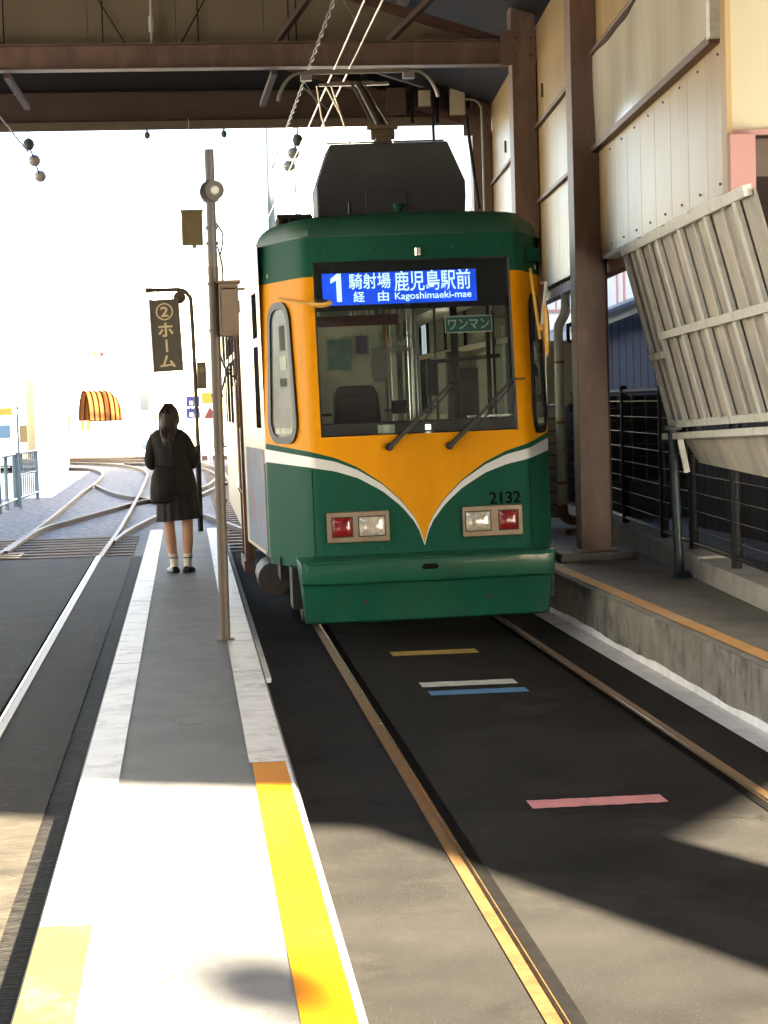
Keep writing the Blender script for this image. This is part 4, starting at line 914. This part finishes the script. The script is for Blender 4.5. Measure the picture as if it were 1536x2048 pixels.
# passenger seated by the front side window
PS = empty('person', (.86, 16.1, .66), 'passenger with dark brown hair seated inside the tram by the front left window', 'person')
J = {'pel': ((0, 0, .5), .13), 'ch': ((0, .02, .82), .135), 'nb': ((0, .0, .95), .055), 'hd': ((0, -.02, 1.1), .085), 'cr': ((0, -.01, 1.17), .07)}; E_ = [('pel', 'ch'), ('ch', 'nb'), ('nb', 'hd'), ('hd', 'cr')]
for s, nm in ((-1, 'l'), (1, 'r')):
    J.update({nm + 'h': ((s * .09, -.1, .47), .08), nm + 'k': ((s * .1, -.42, .46), .06), nm + 'a': ((s * .1, -.44, .08), .04), nm + 't': ((s * .1, -.56, .03), .035), nm + 's': ((s * .18, .02, .9), .055), nm + 'e': ((s * .22, -.08, .66), .045), nm + 'w': ((s * .12, -.3, .58), .028)})
    E_ += [('pel', nm + 'h'), (nm + 'h', nm + 'k'), (nm + 'k', nm + 'a'), (nm + 'a', nm + 't'), ('ch', nm + 's'), (nm + 's', nm + 'e'), (nm + 'e', nm + 'w')]
    hand_joints(J, E_, nm + 'w', J[nm + 'w'][0], (-s * .2, -.9, -.1), (s * -.9, .1, 0), (0, 0, 1))
skin_mesh('body', J, E_, mat('passenger_coat_dark', (.05, .035, .03), .8, 0, .1, 6), PS)
b = MB(); b.ell((0, 0, 1.17), .10, .105, .115, 16, 10); b.build('hair', hair_m, PS, smooth=True)

# ================================================================== PLATFORM FURNITURE
t = empty('equipment_pole', (.21, 13.0, .2), 'tall grey steel pole on the platform edge with a horn speaker and a brown box', 'pole')
b = MB(); b.tube([(0, 0, 0), (0, 0, 2.42)], .034, 14); b.build('pole', pole_b, t, smooth=True)
b = MB(); b.tube([(0, 0, 2.42), (0, 0, 3.17)], .031, 14); b.build('upper_pole', pole_m, t, smooth=True)
b = MB(); b.tube([(0, 0, 0), (0, 0, .012)], .06, 16); b.build('foot_plate', pole_b, t)
for z in (.9, 1.58, 2.0, 2.3, 2.56, 2.66):
    b = MB(); b.tube([(0, 0, z), (0, 0, z + .02)], .04, 12); b.build('clamp', pole_b if z < 2.4 else pole_m, t)
b = MB(); b.tube([(0, -.04, 2.9), (0, .1, 2.9)], .07, 16); b.tube([(.025, -.10, 2.9), (.02, -.04, 2.9)], [.062, .055], 18); h = b.build('horn_speaker', horn_m, t, smooth=True)
b = MB(); b.tube([(.025, -.115, 2.9), (.025, -.10, 2.9)], [.02, .03], 12); b.build('speaker_cone', sign_pale, h, smooth=True)
b = MB(); b.box(.03, .155, -.09, .07, 1.97, 2.31); bx = b.build('control_box', box_br, t, bevel=.008)
b = MB(); b.box(.02, .17, -.11, .09, 2.31, 2.325); b.box(.05, .20, -.1, .05, 2.268, 2.276); b.build('box_roof', box_br, bx)
b = MB(); b.box(.045, .14, -.1, -.0905, 2.0, 2.28); b.build('box_door', box_br, bx, bevel=.004)
b = MB(); b.box(.155, .165, -.02, .02, 2.12, 2.2); b.build('box_handle', pole_b, bx)
def cable(pts): b = MB(); b.tube(smooth_line(pts), .006, 6); b.build('cable', black_r, t, smooth=True)
cable([(.03, 0, 2.7), (.07, 0, 2.62), (.05, 0, 2.5), (.035, 0, 2.55), (.06, 0, 2.42), (.06, 0, 2.31)])
for dx in (.05, .075, .1): cable([(dx, 0, 1.97), (dx + .005, 0, 1.8), (.06, 0, 1.72), (.03, 0, 1.62)])
cable([(.03, 0, 1.85), (.06, 0, 1.76), (.13, .05, 1.72), (.135, .05, 1.95)])

t = empty('platform_sign', (.14, 24.6, .2), 'hanging dark platform sign board with cream lettering on a hooked pole', 'sign')
b = MB(); b.tube(smooth_line([(0, 0, 0), (-.0, 0, 1.4), (-.02, 0, 2.7), (-.05, 0, 2.88), (-.14, 0, 2.95), (-.3, 0, 2.955), (-.57, 0, 2.955)], 5), .026, 10); b.build('hooked_pole', pole_b, t, smooth=True)
b = MB(); b.tube([(0, 0, 0), (0, 0, 1.05)], .034, 10); b.build('lower_sleeve', black_paint, t, smooth=True)
b = MB(); b.tube([(-.16, -.03, 2.86), (-.16, .03, 2.86)], .075, 16); b.build('corner_scroll', pole_b, t, smooth=True)
sb = MB(); sb.box(-.17, .17, -.045, .045, -.43, .43); sbo = sb.build('sign_board', sign_dk, t, bevel=.006); sbo.location = (-.335, 0, 2.41); sbo.rotation_euler = (0, -.035, math.radians(-6))
b = MB()
for x0, x1, z0, z1 in ((-.178, -.165, -.435, .435), (.165, .178, -.435, .435)): b.box(x0, x1, -.05, .05, z0, z1)
b.box(-.178, .178, -.05, .05, -.445, -.43); b.build('sign_edge', box_br, sbo)
b = MB(); n = 28
frame_ring(b, [(.0 + .105 * math.cos(2 * PI * i / n), -.047, .28 + .105 * math.sin(2 * PI * i / n)) for i in range(n)], [(.088 * math.cos(2 * PI * i / n), -.047, .28 + .088 * math.sin(2 * PI * i / n)) for i in range(n)])
b.build('number_ring', sign_let, sbo)
text('2', .095, .125, sign_let, 'lettering', sbo, (0, -.048, .28), (PI / 2, 0, 0), .025, .002)
text('ホ', .19, .17, sign_let, 'lettering', sbo, (0, -.048, .06), (PI / 2, 0, 0), .025, .002)
text('ー', .15, .028, sign_let, 'lettering', sbo, (0, -.048, -.135), (PI / 2, PI / 2, 0), .025, .002)
text('ム', .19, .15, sign_let, 'lettering', sbo, (0, -.048, -.325), (PI / 2, 0, 0), .025, .002)
b = MB(); b.tube([(-.42, 0, 2.84), (-.42, 0, 2.93)], .01, 6); b.tube([(-.25, 0, 2.84), (-.25, 0, 2.93)], .01, 6); b.build('hangers', pole_b, t)
b = MB(); b.box(.02, .135, -.06, .06, 1.74, 2.07); bx = b.build('switch_box', box_br, t, bevel=.01)
b = MB(); b.tube([(.08, -.065, 1.97), (.08, -.06, 1.97)], .035, 14); b.build('round_cover', box_ol, bx)

# ================================================================== RIGHT SIDE
# weathered corrugated screen leaning out from the foot of the wall
def scr(s, f, off=0):
    """f = 0 at the top edge, 1 at the gutter"""
    top = wp(s, 2.80, .03); zb = 1.47 + .025 * (3.09 - s); bot = wp(s, zb, -.30)
    d = (bot - top); nrm = Vector(WN) * .976 + Vector((0, 0, -.22)); return top + d * f + nrm * off
SA, SB = 2.98, -1.45
sc = empty('corrugated_screen', wp(1, 2.8), 'weathered translucent corrugated screen with pale battens leaning under the wall', 'screen')
def sbuild(b, name, m, **k): o = b.build(name, m, sc, **k); o.location = -sc.location; return o
b = MB(); n = 470; vs = []
for f in (0, .5, 1):
    for i in range(n + 1):
        s = SA + (SB - SA) * i / n; vs.append(scr(s, f, .009 * math.sin(s * 2 * PI / .076)))
b.add(vs, [(j * (n + 1) + i, j * (n + 1) + i + 1, (j + 1) * (n + 1) + i + 1, (j + 1) * (n + 1) + i) for j in range(2) for i in range(n)]); sbuild(b, 'corrugated_sheet', frp, smooth=True)
def sbar(s0, f0, s1, f1, w, th, off, m, name):
    b = MB(); a, c = scr(s0, f0, off), scr(s1, f1, off); d = (c - a).normalized(); nr = (WN * .976 + Vector((0, 0, -.22))).normalized(); x = d.cross(nr).normalized()
    b.obox((a + c) / 2, x * w / 2, (c - a) / 2, nr * th / 2); return sbuild(b, name, m, bevel=.003)
for s in (2.94, 2.32, 1.5, .66, -.2, -1.05): sbar(s, .0, s - .02, 1.0, .085 if s < 3 else .06, .03, .03, batten_m, 'batten')
for s in (2.68, 1.9, 1.08, .22, -.65): sbar(s, .02, s, .98, .022, .02, .02, batten_m, 'thin_batten')
sbar(2.96, .0, -1.4, .0, .06, .05, .03, batten_m, 'top_batten')
sbar(2.30, .50, -1.4, .50, .055, .03, .05, batten_m, 'cross_batten')
sbar(2.92, .60, 2.36, .60, .05, .03, .05, batten_m, 'cross_batten')
for i in range(6): sbar(2.95 - i * .76, .985, 2.95 - i * .76 - .72, .985, .05, .03, .035, batten_m, 'foot_batten')
b = MB(); a, c = scr(3.12, 1.05, .05), scr(-1.45, 1.05, .05); b.bar(a, c, .09, .05); sbuild(b, 'gutter', batten_m, bevel=.008)
b = MB(); vs = []; n = 430
for f in (0, 1):
    for i in range(n + 1):
        s = 2.75 - 4.2 * i / n; p = scr(s, 1.06, 0); vs.append(p + Vector((.12 * f + .009 * math.sin(s * 2 * PI / .076), 0, -(.20 + .16 * i / n) * f)))
b.add(vs, [(i, i + 1, n + 2 + i, n + 1 + i) for i in range(n)]); sbuild(b, 'lower_apron', frp, smooth=True)
b = MB(); p = scr(2.9, 1.07); b.bar(p, p + Vector((.05, 0, -.26)), .045, .02); sbuild(b, 'end_batten', batten_m)
t = empty('screen_post', (3.64, 14.55, .35), 'dark teal post carrying the gutter of the corrugated screen', 'post')
b = MB(); b.tube([(-.02, 0, 0), (-.05, .02, 1.13)], .036, 12); b.build('post', teal_paint, t, smooth=True)
b = MB(); b.tube([(0, 0, -.0), (0, 0, .05)], [.085, .045], 12); b.build('foot', teal_paint, t, smooth=True)
b = MB(); b.box(-.11, .01, -.02, .06, 1.10, 1.13); b.build('bracket', teal_paint, t)

# fence on its kerb
kb = MB()
for s0, s1, z in ((-1.2, 2.5, .50), (2.5, 14, .52)):
    a, c = wp(s0, 0, -.36), wp(s1, 0, -.36); e, f = wp(s1, 0, -.62), wp(s0, 0, -.62)
    q = [a, c, e, f]; kb.loft([[p + Vector((0, 0, .3)) for p in q], [p + Vector((0, 0, z)) for p in q]])
tag(kb.build('kerb_wall', [kerblight], bevel=.008), 'low pale concrete kerb wall under the black fence', 'kerb wall')
fe = empty('mesh_fence', wp(4, .5, -.47), 'black steel fence with horizontal wires on the kerb wall', 'fence')
def fb(b, name, m, **k): o = b.build(name, m, fe, **k); o.location = -fe.location; return o
for s in (-.1, 1.62, 3.2, 4.52, 6.62, 8.7, 10.8, 12.9):
    b = MB(); b.tube([wp(s, .46, -.47), wp(s, 1.77, -.47)], .036, 10); b.ell(tuple(wp(s, 1.78, -.47)), .04, .04, .03, 10, 6); fb(b, 'post', black_paint, smooth=True)
for z, r in ((1.75, .022), (.57, .02)):
    b = MB(); b.tube([wp(-.8, z, -.47), wp(13.5, z, -.47)], r, 8); fb(b, 'fence_rail', black_paint, smooth=True)
b = MB()
for k in range(8): b.tube([wp(-.8, .68 + k * .14, -.46), wp(13.5, .68 + k * .14, -.46)], .0028, 5)
fb(b, 'horizontal_wires', wire_s)
b = MB()
for k in range(230): b.tube([wp(-.8 + k * .06, .58, -.465), wp(-.8 + k * .06, 1.74, -.465)], .0016, 4, cap=False)
fb(b, 'vertical_wires', black_paint)

b = MB(); b.box(3.9, 14, 4, 42, -.3, .2); struct(b.build('yard_paving', paver_m))
bw = empty('brown_shed', (6, 16, .2), 'dark brown clad shed standing beyond the black fence at the right', 'building')
b = MB()
for i in range(70): b.box(5.75 + .004 * (i % 2), 9, 12.0 + i * .15, 12.0 + i * .15 + .146, .2, 3.3)
o = b.build('clad_wall', brown_wall, bw); o.location = -bw.location
b = MB(); b.box(5.5, 9.2, 11.8, 22.7, 3.3, 3.42); o = b.build('roof', roof_m, bw); o.location = -bw.location
b = MB(); b.box(5.70, 5.76, 13.5, 18.5, .2, .55); o = b.build('plinth', kerblight, bw); o.location = -bw.location
b = MB(); b.box(4.9, 5.8, 24, 24.15, .15, .66); b.box(5.8, 9, 24, 24.15, .15, .66); tag(b.build('garden_wall', concrete_d), 'low grey garden wall beyond the fence in front of the blue grey house', 'wall')
lf = empty('lattice_fence', (7, 24.3, .6), 'dark lattice fence standing behind the low grey garden wall', 'fence')
b = MB()
for k in range(26): b.box(-2.2 + k * .17, -2.18 + k * .17, -.01, .01, 0, 1.12)
for k in range(8): b.box(-2.2, 2.2, -.012, .012, .05 + k * .15, .062 + k * .15)
b.build('lattice', mat('lattice_grey', (.1, .1, .105), .5, .3, .1, 8), lf)
b = MB(); b.box(-2.2, 2.2, .1, .14, 0, 1.1); b.build('dark_screen', mat('screen_black', (.015, .015, .016), .6, 0, .1, 5), lf)
# blue grey house
hb = empty('blue_grey_house', (7.5, 30, 0), 'blue grey clad house with a white sloping eave behind the lattice fence', 'building')
b = MB(); pr = [(-1.25, .15), (2.5, .15), (2.5, 4.15), (-1.25, 2.78)]; b.loft([[(x, 0, z) for x, z in pr], [(x, 6, z) for x, z in pr]]); b.build('clad_wall', navy, hb)
b = MB()
for k in range(34): b.box(-1.24 + k * .11, -1.232 + k * .11, -.008, -.001, .2, 2.75 + k * .04)
b.build('cladding_ribs', brown_wall, hb)
b = MB(); b.bar((-1.7, -.2, 2.66), (2.6, -.2, 4.22), .3, .15); b.build('eave_board', pvc, hb)
b = MB(); b.bar((-1.7, -.22, 2.77), (2.6, -.22, 4.33), .5, .05); b.build('roof_edge', navy, hb)
wh = empty('white_house', (9, 36, 0), 'white house with pink framed windows rising behind the blue grey house', 'building')
b = MB(); b.box(-3.6, 4, 0, 14, 0, 15); b.build('wall', house_white, wh)  # stretched tall and deep so its hidden bulk shades the ballast
for x0 in (-2.55, -1.75, -.95, -3.35):
    for z0 in (3.3, 5.6):
        b = MB(); b.box(x0 - .04, x0 + .66, -.05, -.001, z0 - .04, z0 + 1.2); w_ = b.build('window', win_frame, wh)
        b = MB(); b.box(x0, x0 + .29, -.06, -.0505, z0, z0 + 1.16); b.box(x0 + .33, x0 + .62, -.06, -.0505, z0, z0 + 1.16); b.build('pane', curtain_w, w_)
# downpipe and the odds and ends left of the near pillar
t = empty('drainpipe', (3.74, 19.7, .5), 'pale fat drainpipe with an elbow running down beside the tram mirror', 'pipe')
b = MB(); b.tube([(-.02, 0, .12), (-.02, 0, 1.86)], .045, 14); b.tube(smooth_line([(-.02, 0, 1.86), (-.01, 0, 1.93), (.045, 0, 2.03), (.06, 0, 2.10)], 4), .048, 14); b.tube([(.06, 0, 2.1), (.06, 0, 2.6)], .045, 14); b.build('pipe', pvc, t, smooth=True)
for z in (.35, .95, 1.55):
    b = MB(); b.tube([(-.02, 0, z), (-.02, 0, z + .025)], .052, 14); b.build('clip', terra, t)
b = MB(); b.tube(smooth_line([(-.02, 0, .14), (.0, 0, .03), (.08, 0, -.02), (.2, 0, -.02), (.21, 0, -.06), (.21, 0, -.16)], 5), .05, 12); b.build('clay_bend', terra, t, smooth=True)
b = MB(); b.box(.0, .3, -.06, .3, -.2, -.1); b.build('outlet_base', concrete_d, t, bevel=.01)
t = empty('block_wall', (4.15, 22.5, .2), 'weathered pale block wall end seen between the drainpipe and the near pillar', 'wall')
b = MB(); b.box(-.06, .40, 0, 2, .1, 1.42); b.build('mortar_core', concrete_d, t)
b = MB()
for j in range(9):
    for i in range(2): b.box(-.07 + i * .125, .045 + i * .125, -.012, -.001, .16 + j * .14, .16 + j * .14 + .125)
b.build('block_faces', block_m, t, bevel=.006)
b = MB(); b.box(.18, .42, -.05, -.015, .1, 1.46); b.build('corner_strip', fence_bl, t)
b = MB(); b.box(-.08, .45, -.07, .1, 1.44, 2.15); tag(b.build('pale_cabinet', box_cr if False else cream2), 'x', 'cabinet'); bcab = D.objects['pale_cabinet']; bcab.location = (4.15, 22.4, .2)
bcab['label'] = 'plain pale cabinet above the block wall beside the drainpipe'
b = MB(); b.bar((3.80, 19.6, 2.42), (4.1, 19.4, 2.52), .03, .04); b.bar((3.80, 19.6, 2.44), (3.80, 19.6, 2.26), .03, .03); b.bar((3.80, 19.6, 2.27), (4.1, 19.4, 2.17), .03, .03)
tag(b.build('pipe_bracket', black_paint), 'black angled bracket between the drainpipe elbow and the near pillar', 'bracket')
# unseen wall bay added right of the camera; its shadow bands the track
b = MB(); b.box(3.75, 3.87, .9, 2.85, 0, 5.24); tag(b.build('shadow_wall_bay', cream2), 'unseen short wall bay added at the near end of the shed to cast shadow', 'wall')

# ================================================================== FAR STREET
t = empty('bar_fence', (-3.2, 36.3, 0), 'pale blue grey bar fence at the left edge beside the ballast yard', 'fence')
FP = [(-3.55, 32.5), (-3.46, 34.4), (-3.36, 36.3), (-3.33, 37.4), (-3.28, 38.9), (-3.1, 41.9)]
def fpt(f): 
    y = 32.5 + f * 9.4; return Vector((interp(y, [(a, c) for c, a in FP]), y, 0)) - t.location
for y in (32.5, 34.4, 36.3, 37.4, 38.9, 41.9):
    p = fpt((y - 32.5) / 9.4); b = MB(); b.tube([p + Vector((0, 0, -.1)), p + Vector((0, 0, .95))], .06 if y == 38.9 else .034, 8); b.build('post', fence_bl, t, smooth=True)
b = MB()
for z in (.92, .06): b.tube([fpt(i / 10) + Vector((0, 0, z)) for i in range(11)], .032, 6)
b.tube([fpt(f) + Vector((0, 0, .5)) for f in (.68, .84, 1)], .016, 6); b.build('fence_rails', fence_bl, t)
b = MB()
for k in range(10): p = fpt(.70 + k * .03); b.tube([p + Vector((0, 0, .06)), p + Vector((0, 0, .92))], .014, 6)
b.build('bars', fence_bl, t)
t = empty('thin_post', (-3.13, 38, -.1), 'thin pale post with a small tan box rising from the blue grey fence', 'post')
b = MB(); b.tube([(0, 0, 0), (0, 0, 1.95)], .018, 8); b.build('post', fence_bl, t); b = MB(); b.box(.03, .17, -.03, .03, 1.25, 1.58); b.build('box', box_ol, t, bevel=.01)
b = MB(); b.bar((-.02, 0, 1.9), (.04, 0, 1.9), .03, .04); b.bar((-.01, 0, 1.78), (.05, 0, 1.76), .03, .03); b.build('fitting', fence_bl, t)
sheet('yard_glare_sheet', -12, -2.85, 42.5, 60, -.085, white_wall)  # white colour stands in for burnt-out sunlit ground
st_ = empty('station_hut', (-4.0, 60, -.1), 'tall narrow white building at the left end of the ballast yard', 'building')
b = MB(); b.box(-.42, .42, 0, 2, 0, 7); b.build('wall', white_wall, st_)
b = MB(); b.box(-.5, .5, -.1, 2.1, 7, 7.15); b.build('coping', white_wall, st_); b = MB(); b.box(-.2, .2, -.03, -.001, .1, 2.1); b.build('door', cream2, st_)
def building(name, x0, x1, y, h, m, label, nwx, nwz):
    t = empty(name, ((x0 + x1) / 2, y, -.1), label, 'building'); w = (x1 - x0) / 2
    b = MB(); b.box(-w, w, 0, 9, 0, h); b.build('wall', m, t); b = MB(); b.box(-w - .15, w + .15, -.15, 9.15, h, h + .3); b.build('parapet', m, t)
    for i in range(nwx):
        for j in range(nwz):
            cx = -w + (i + .5) * 2 * w / nwx; cz = 3.6 + j * 2.9; b = MB(); b.box(cx - .7, cx + .7, -.06, -.001, cz, cz + 1.3); f = b.build('window', white_wall, t)
            b = MB(); b.box(cx - .64, cx + .64, -.07, -.0605, cz + .06, cz + 1.24); b.build('pane', curtain_w, f)
building('office_block', 4.6, 14, 84, 17, white_wall, 'pale office block far behind the tram roof and the pantograph', 4, 5)
building('apartment_block', -1.6, 3.4, 92, 8.5, cream2, 'low pale block of flats beyond the street behind the sign', 3, 2)
building('corner_shop', -4.9, -1.9, 76.5, 4.6, white_wall, 'small white shop under the orange striped awning across the street', 1, 0)
building('street_house', -12, -6.2, 78, 6.5, cream2, 'wide cream house across the street at the left edge', 2, 1)
aw = empty('striped_awning', (-3.75, 75.6, 1.33), 'orange rounded awning with dark red ribs over the far shop door', 'awning')
AX = Vector((.96, .28, 0)); AC_ = Vector((-.28, .96, 0)); R_ = .78
def arc(u, r, a): return AX * u + AC_ * (r * math.cos(a)) + Vector((0, 0, r * 1.42 * math.sin(a)))
b = MB(); vs = []; nu, na = 14, 20
for i in range(nu + 1):
    u = 1.35 * i / nu; k = R_ * math.sqrt(max(.03, 1 - max(0, (u - .75) / .62) ** 2 * .75))
    for j in range(na + 1): vs.append(arc(u, k, PI * j / na))
b.add(vs, [(i * (na + 1) + j, i * (na + 1) + j + 1, (i + 1) * (na + 1) + j + 1, (i + 1) * (na + 1) + j) for i in range(nu) for j in range(na)])
b.build('canvas', awn_or, aw, smooth=True)
b = MB()
for i in range(7):
    u = .0 + i * .2; k = R_ * math.sqrt(max(.03, 1 - max(0, (u - .75) / .62) ** 2 * .75)) + .012
    b.tube([arc(u, k, PI * j / 16) for j in range(17)], .03, 5)
b.bar(arc(0, R_, PI), arc(1.35, R_ * .6, PI), .05, .06); b.build('ribs', awn_red, aw)
b = MB(); b.box(-.1, .02, -.8, -.76, -.35, .0); b.box(.1, .25, -.8, -.76, -.35, .0); b.box(-.9, -.5, -.6, -.5, -.3, .2); b.build('valance', awn_or, aw)
t = empty('shop_awning', (-6.4, 70, 1.5), 'yellow and orange awning at the far left edge above the parked van', 'awning')
b = MB(); b.loft([[(-1.4, 0, 0), (.5, 0, 0), (.4, .6, .35), (-1.3, .6, .35)], [(-1.4, 0, .04), (.5, 0, .04), (.4, .6, .39), (-1.3, .6, .39)]]); b.build('canvas', bb_yel, t); b = MB(); b.box(-1.4, .5, -.02, 0, -.18, .03); b.build('valance', awn_or, t)
vn = empty('parked_van', (-5.95, 60.5, -.16), 'pale blue van parked at the far left edge beyond the fence', 'van')
b = MB(); b.loft([[(-.8, 0, .3), (.8, 0, .3), (.8, 0, 1.0), (-.8, 0, 1.0)], [(-.82, .3, .28), (.82, .3, .28), (.82, .3, 1.1), (-.82, .3, 1.1)], [(-.82, .75, .28), (.82, .75, .28), (.76, .75, 1.75), (-.76, .75, 1.75)], [(-.82, 3.4, .28), (.82, 3.4, .28), (.74, 3.3, 1.8), (-.74, 3.3, 1.8)]]); b.build('body', car_blue, vn, bevel=.04)
b = MB(); b.add([(-.72, .29, 1.13), (.72, .29, 1.13), (.68, .70, 1.66), (-.68, .70, 1.66)], [(0, 1, 2, 3)]); b.build('windscreen', car_glass, vn)
for s in (-1, 1):
    for y in (.65, 2.8): b = MB(); b.tube([(s * .66, y, .3), (s * .84, y, .3)], .3, 16); b.build('wheel', tyre_m, vn)
    b = MB(); b.box(s * .6 - .12, s * .6 + .12, -.02, .0, .72, .86); b.build('headlight', curtain_w, vn)
t = empty('traffic_light', (-3.23, 75, -.1), 'three lens traffic light on a white arm high over the far street', 'traffic light')
b = MB(); b.tube([(-2.2, .3, 0), (-2.2, .3, 4.3), (-.3, .1, 4.0)], .06, 8); b.build('mast', white_wall, t); b = MB(); b.box(-.38, .38, 0, .12, 3.74, 4.0); h = b.build('housing', white_wall, t, bevel=.03)
for k, m in ((-1, mat('lens_green', (.05, .25, .2), .2, 0, 0)), (0, mat('lens_amber', (.5, .3, .03), .2, 0, 0)), (1, lamp_red)):
    b = MB(); b.tube([(k * .24, -.04, 3.87), (k * .24, -.001, 3.87)], .085, 14); b.build('lens', m, h)
    b = MB(); b.tube([(k * .24 - .09, -.12, 3.87), (k * .24 - .07, -.12, 3.94), (k * .24, -.14, 3.97), (k * .24 + .07, -.12, 3.94)], .02, 6); b.build('visor', mat('dark_visor', (.06, .05, .045), .5, 0, 0), h)
t = empty('blue_billboard', (.28, 70, 0), 'blue and white square sign boards across the street, left of the red poster', 'sign')
for z in (1.34, 1.74):
    b = MB(); b.box(-.24, .24, 0, .04, z, z + .36); p_ = b.build('sign_panel', bb_blue, t); b = MB(); b.box(-.13, .0, -.01, -.0005, z + .06, z + .2); b.box(.04, .17, -.01, -.0005, z + .02, z + .13); b.build('white_patch', bb_white, p_)
b = MB(); b.tube([(-.1, .06, -.1), (-.1, .06, 2.1)], .03, 6); b.build('post', white_wall, t)
t = empty('red_billboard', (.84, 70, 0), 'yellow, white and red poster board across the street beside the pole', 'sign')
b = MB(); b.box(-.26, .26, 0, .04, 1.28, 2.22); p_ = b.build('board', bb_white, t)
b = MB(); b.box(-.25, .25, -.01, -.0005, 1.85, 2.21); b.build('yellow_band', bb_yel, p_); b = MB(); b.poly([(-.2, -.006, 1.32), (.22, -.006, 1.32), (.16, -.006, 1.5), (.02, -.006, 1.72), (-.1, -.006, 1.5)]); b.build('red_shape', bb_red, p_)
b = MB(); b.box(-.04, .04, .05, .1, -.1, 1.3); b.build('post', white_wall, t)
t = empty('white_railing', (.75, 66, -.1), 'white hooped street railing across the street behind the sign pole', 'railing')
for i in range(4):
    x = -.5 + i * .34; b = MB(); b.tube(smooth_line([(x - .12, 0, 0), (x - .12, 0, .7), (x - .06, 0, .9), (x + .06, 0, .9), (x + .12, 0, .7), (x + .12, 0, 0)], 4), .03, 6); b.build('hoop', white_wall, t, smooth=True)
b = MB(); b.box(-.7, .8, -.02, .02, .35, .41); b.build('rail', white_wall, t)
def utility_pole(x, y, h, label, arms):
    t = empty('utility_pole', (x, y, -.1), label, 'utility pole', 'utility poles along the street')
    b = MB(); b.tube([(0, 0, 0), (0, 0, h)], [.14, .10], 10); b.build('pole', box_cr if not arms else mat('dark_street_pole', (.03, .042, .05), .6, 0, .1, 3), t, smooth=True)
    for z in arms: b = MB(); b.box(-.8, .8, -.04, .04, z, z + .09); b.build('crossarm', fence_bl, t)
utility_pole(-.95, 60, 8, 'pale utility pole behind the hanging platform sign', ())
utility_pole(2.85, 62, 12, 'pale utility pole left of the roof air conditioner', (8.2, 10.4))
utility_pole(4.15, 70, 13, 'thin utility pole just left of the roof air conditioner', (10.6,))
wire('street_wire', [(2.85, 62, 8.3), (3.4, 66, 7.6), (4.15, 70, 8.0)], .02, fence_bl, 'slack street wire between the two utility poles')

# ================================================================== ADDED OUT OF VIEW TO BLOCK SKY AND CAST SHADE
t = empty('rear_sky_blocker', (0, -13, -.1), 'unseen brown building added behind the end of the tracks to block sky', 'building')  # added behind the camera to cut sky fill and windscreen glare
b = MB(); b.box(-16, 14, -8, 0, 0, 11); b.build('wall', brown_wall, t)
b = MB(); b.box(-16.4, 14.4, -8.4, .5, 11, 11.25); b.build('roof', roof_m, t)
for i in range(7):
    b = MB(); b.box(-13 + i * 3.8, -11 + i * 3.8, .001, .05, 1.1, 2.6); w_ = b.build('window', rail_brown, t); b = MB(); b.box(-12.9 + i * 3.8, -11.1 + i * 3.8, .051, .06, 1.2, 2.5); b.build('pane', car_glass, w_)
t = empty('left_sky_blocker', (-17, 8, -.1), 'unseen long grey block added beyond the side track on the left to block sky', 'building')  # added on the unseen left to block sky and bounce sunlight
b = MB(); b.box(-8, 0, -22, 26, 0, 8.6); b.build('wall', mat('left_blocker_render', (.40, .405, .40), .8, 0, .08, 1), t)
b = MB(); b.box(-8.3, .5, -22.4, 26.4, 8.6, 8.85); b.build('roof', roof_m, t)
for i in range(10):
    b = MB(); b.box(.001, .05, -19 + i * 4.4, -17.4 + i * 4.4, 1.0, 2.4); w_ = b.build('window', rail_brown, t); b = MB(); b.box(.051, .06, -18.9 + i * 4.4, -17.5 + i * 4.4, 1.1, 2.3); b.build('pane', car_glass, w_)

t = empty('shadow_globe', (5.96, -8.1, -.1), 'unseen globe on a pole added to cast the round platform shadow', 'street lamp')  # added out of view, the globe throws a soft round shadow
b = MB(); b.ell((0, 0, 9.35), .21, .21, .19, 16, 10); b.build('globe', ins_m, t, smooth=True); b = MB(); b.tube([(0, 0, 0), (0, 0, 9.2)], [.08, .04], 10); b.build('pole', pole_m, t, smooth=True)
t = empty('shade_tower', (15.5, 17.5, -.1), 'unseen tall grey tower added right of the shed to shade the ballast', 'building')  # invented off to the right to keep the ballast yard shaded
b = MB(); b.box(-5, 5, -12.5, 12.5, 0, 30); b.build('wall', kerblight, t)
for i in range(8):
    b = MB(); b.box(-5.9, -5.001, -12, 12, 2.6 + i * 3.3, 3.7 + i * 3.3); b.build('balcony', white_wall, t)
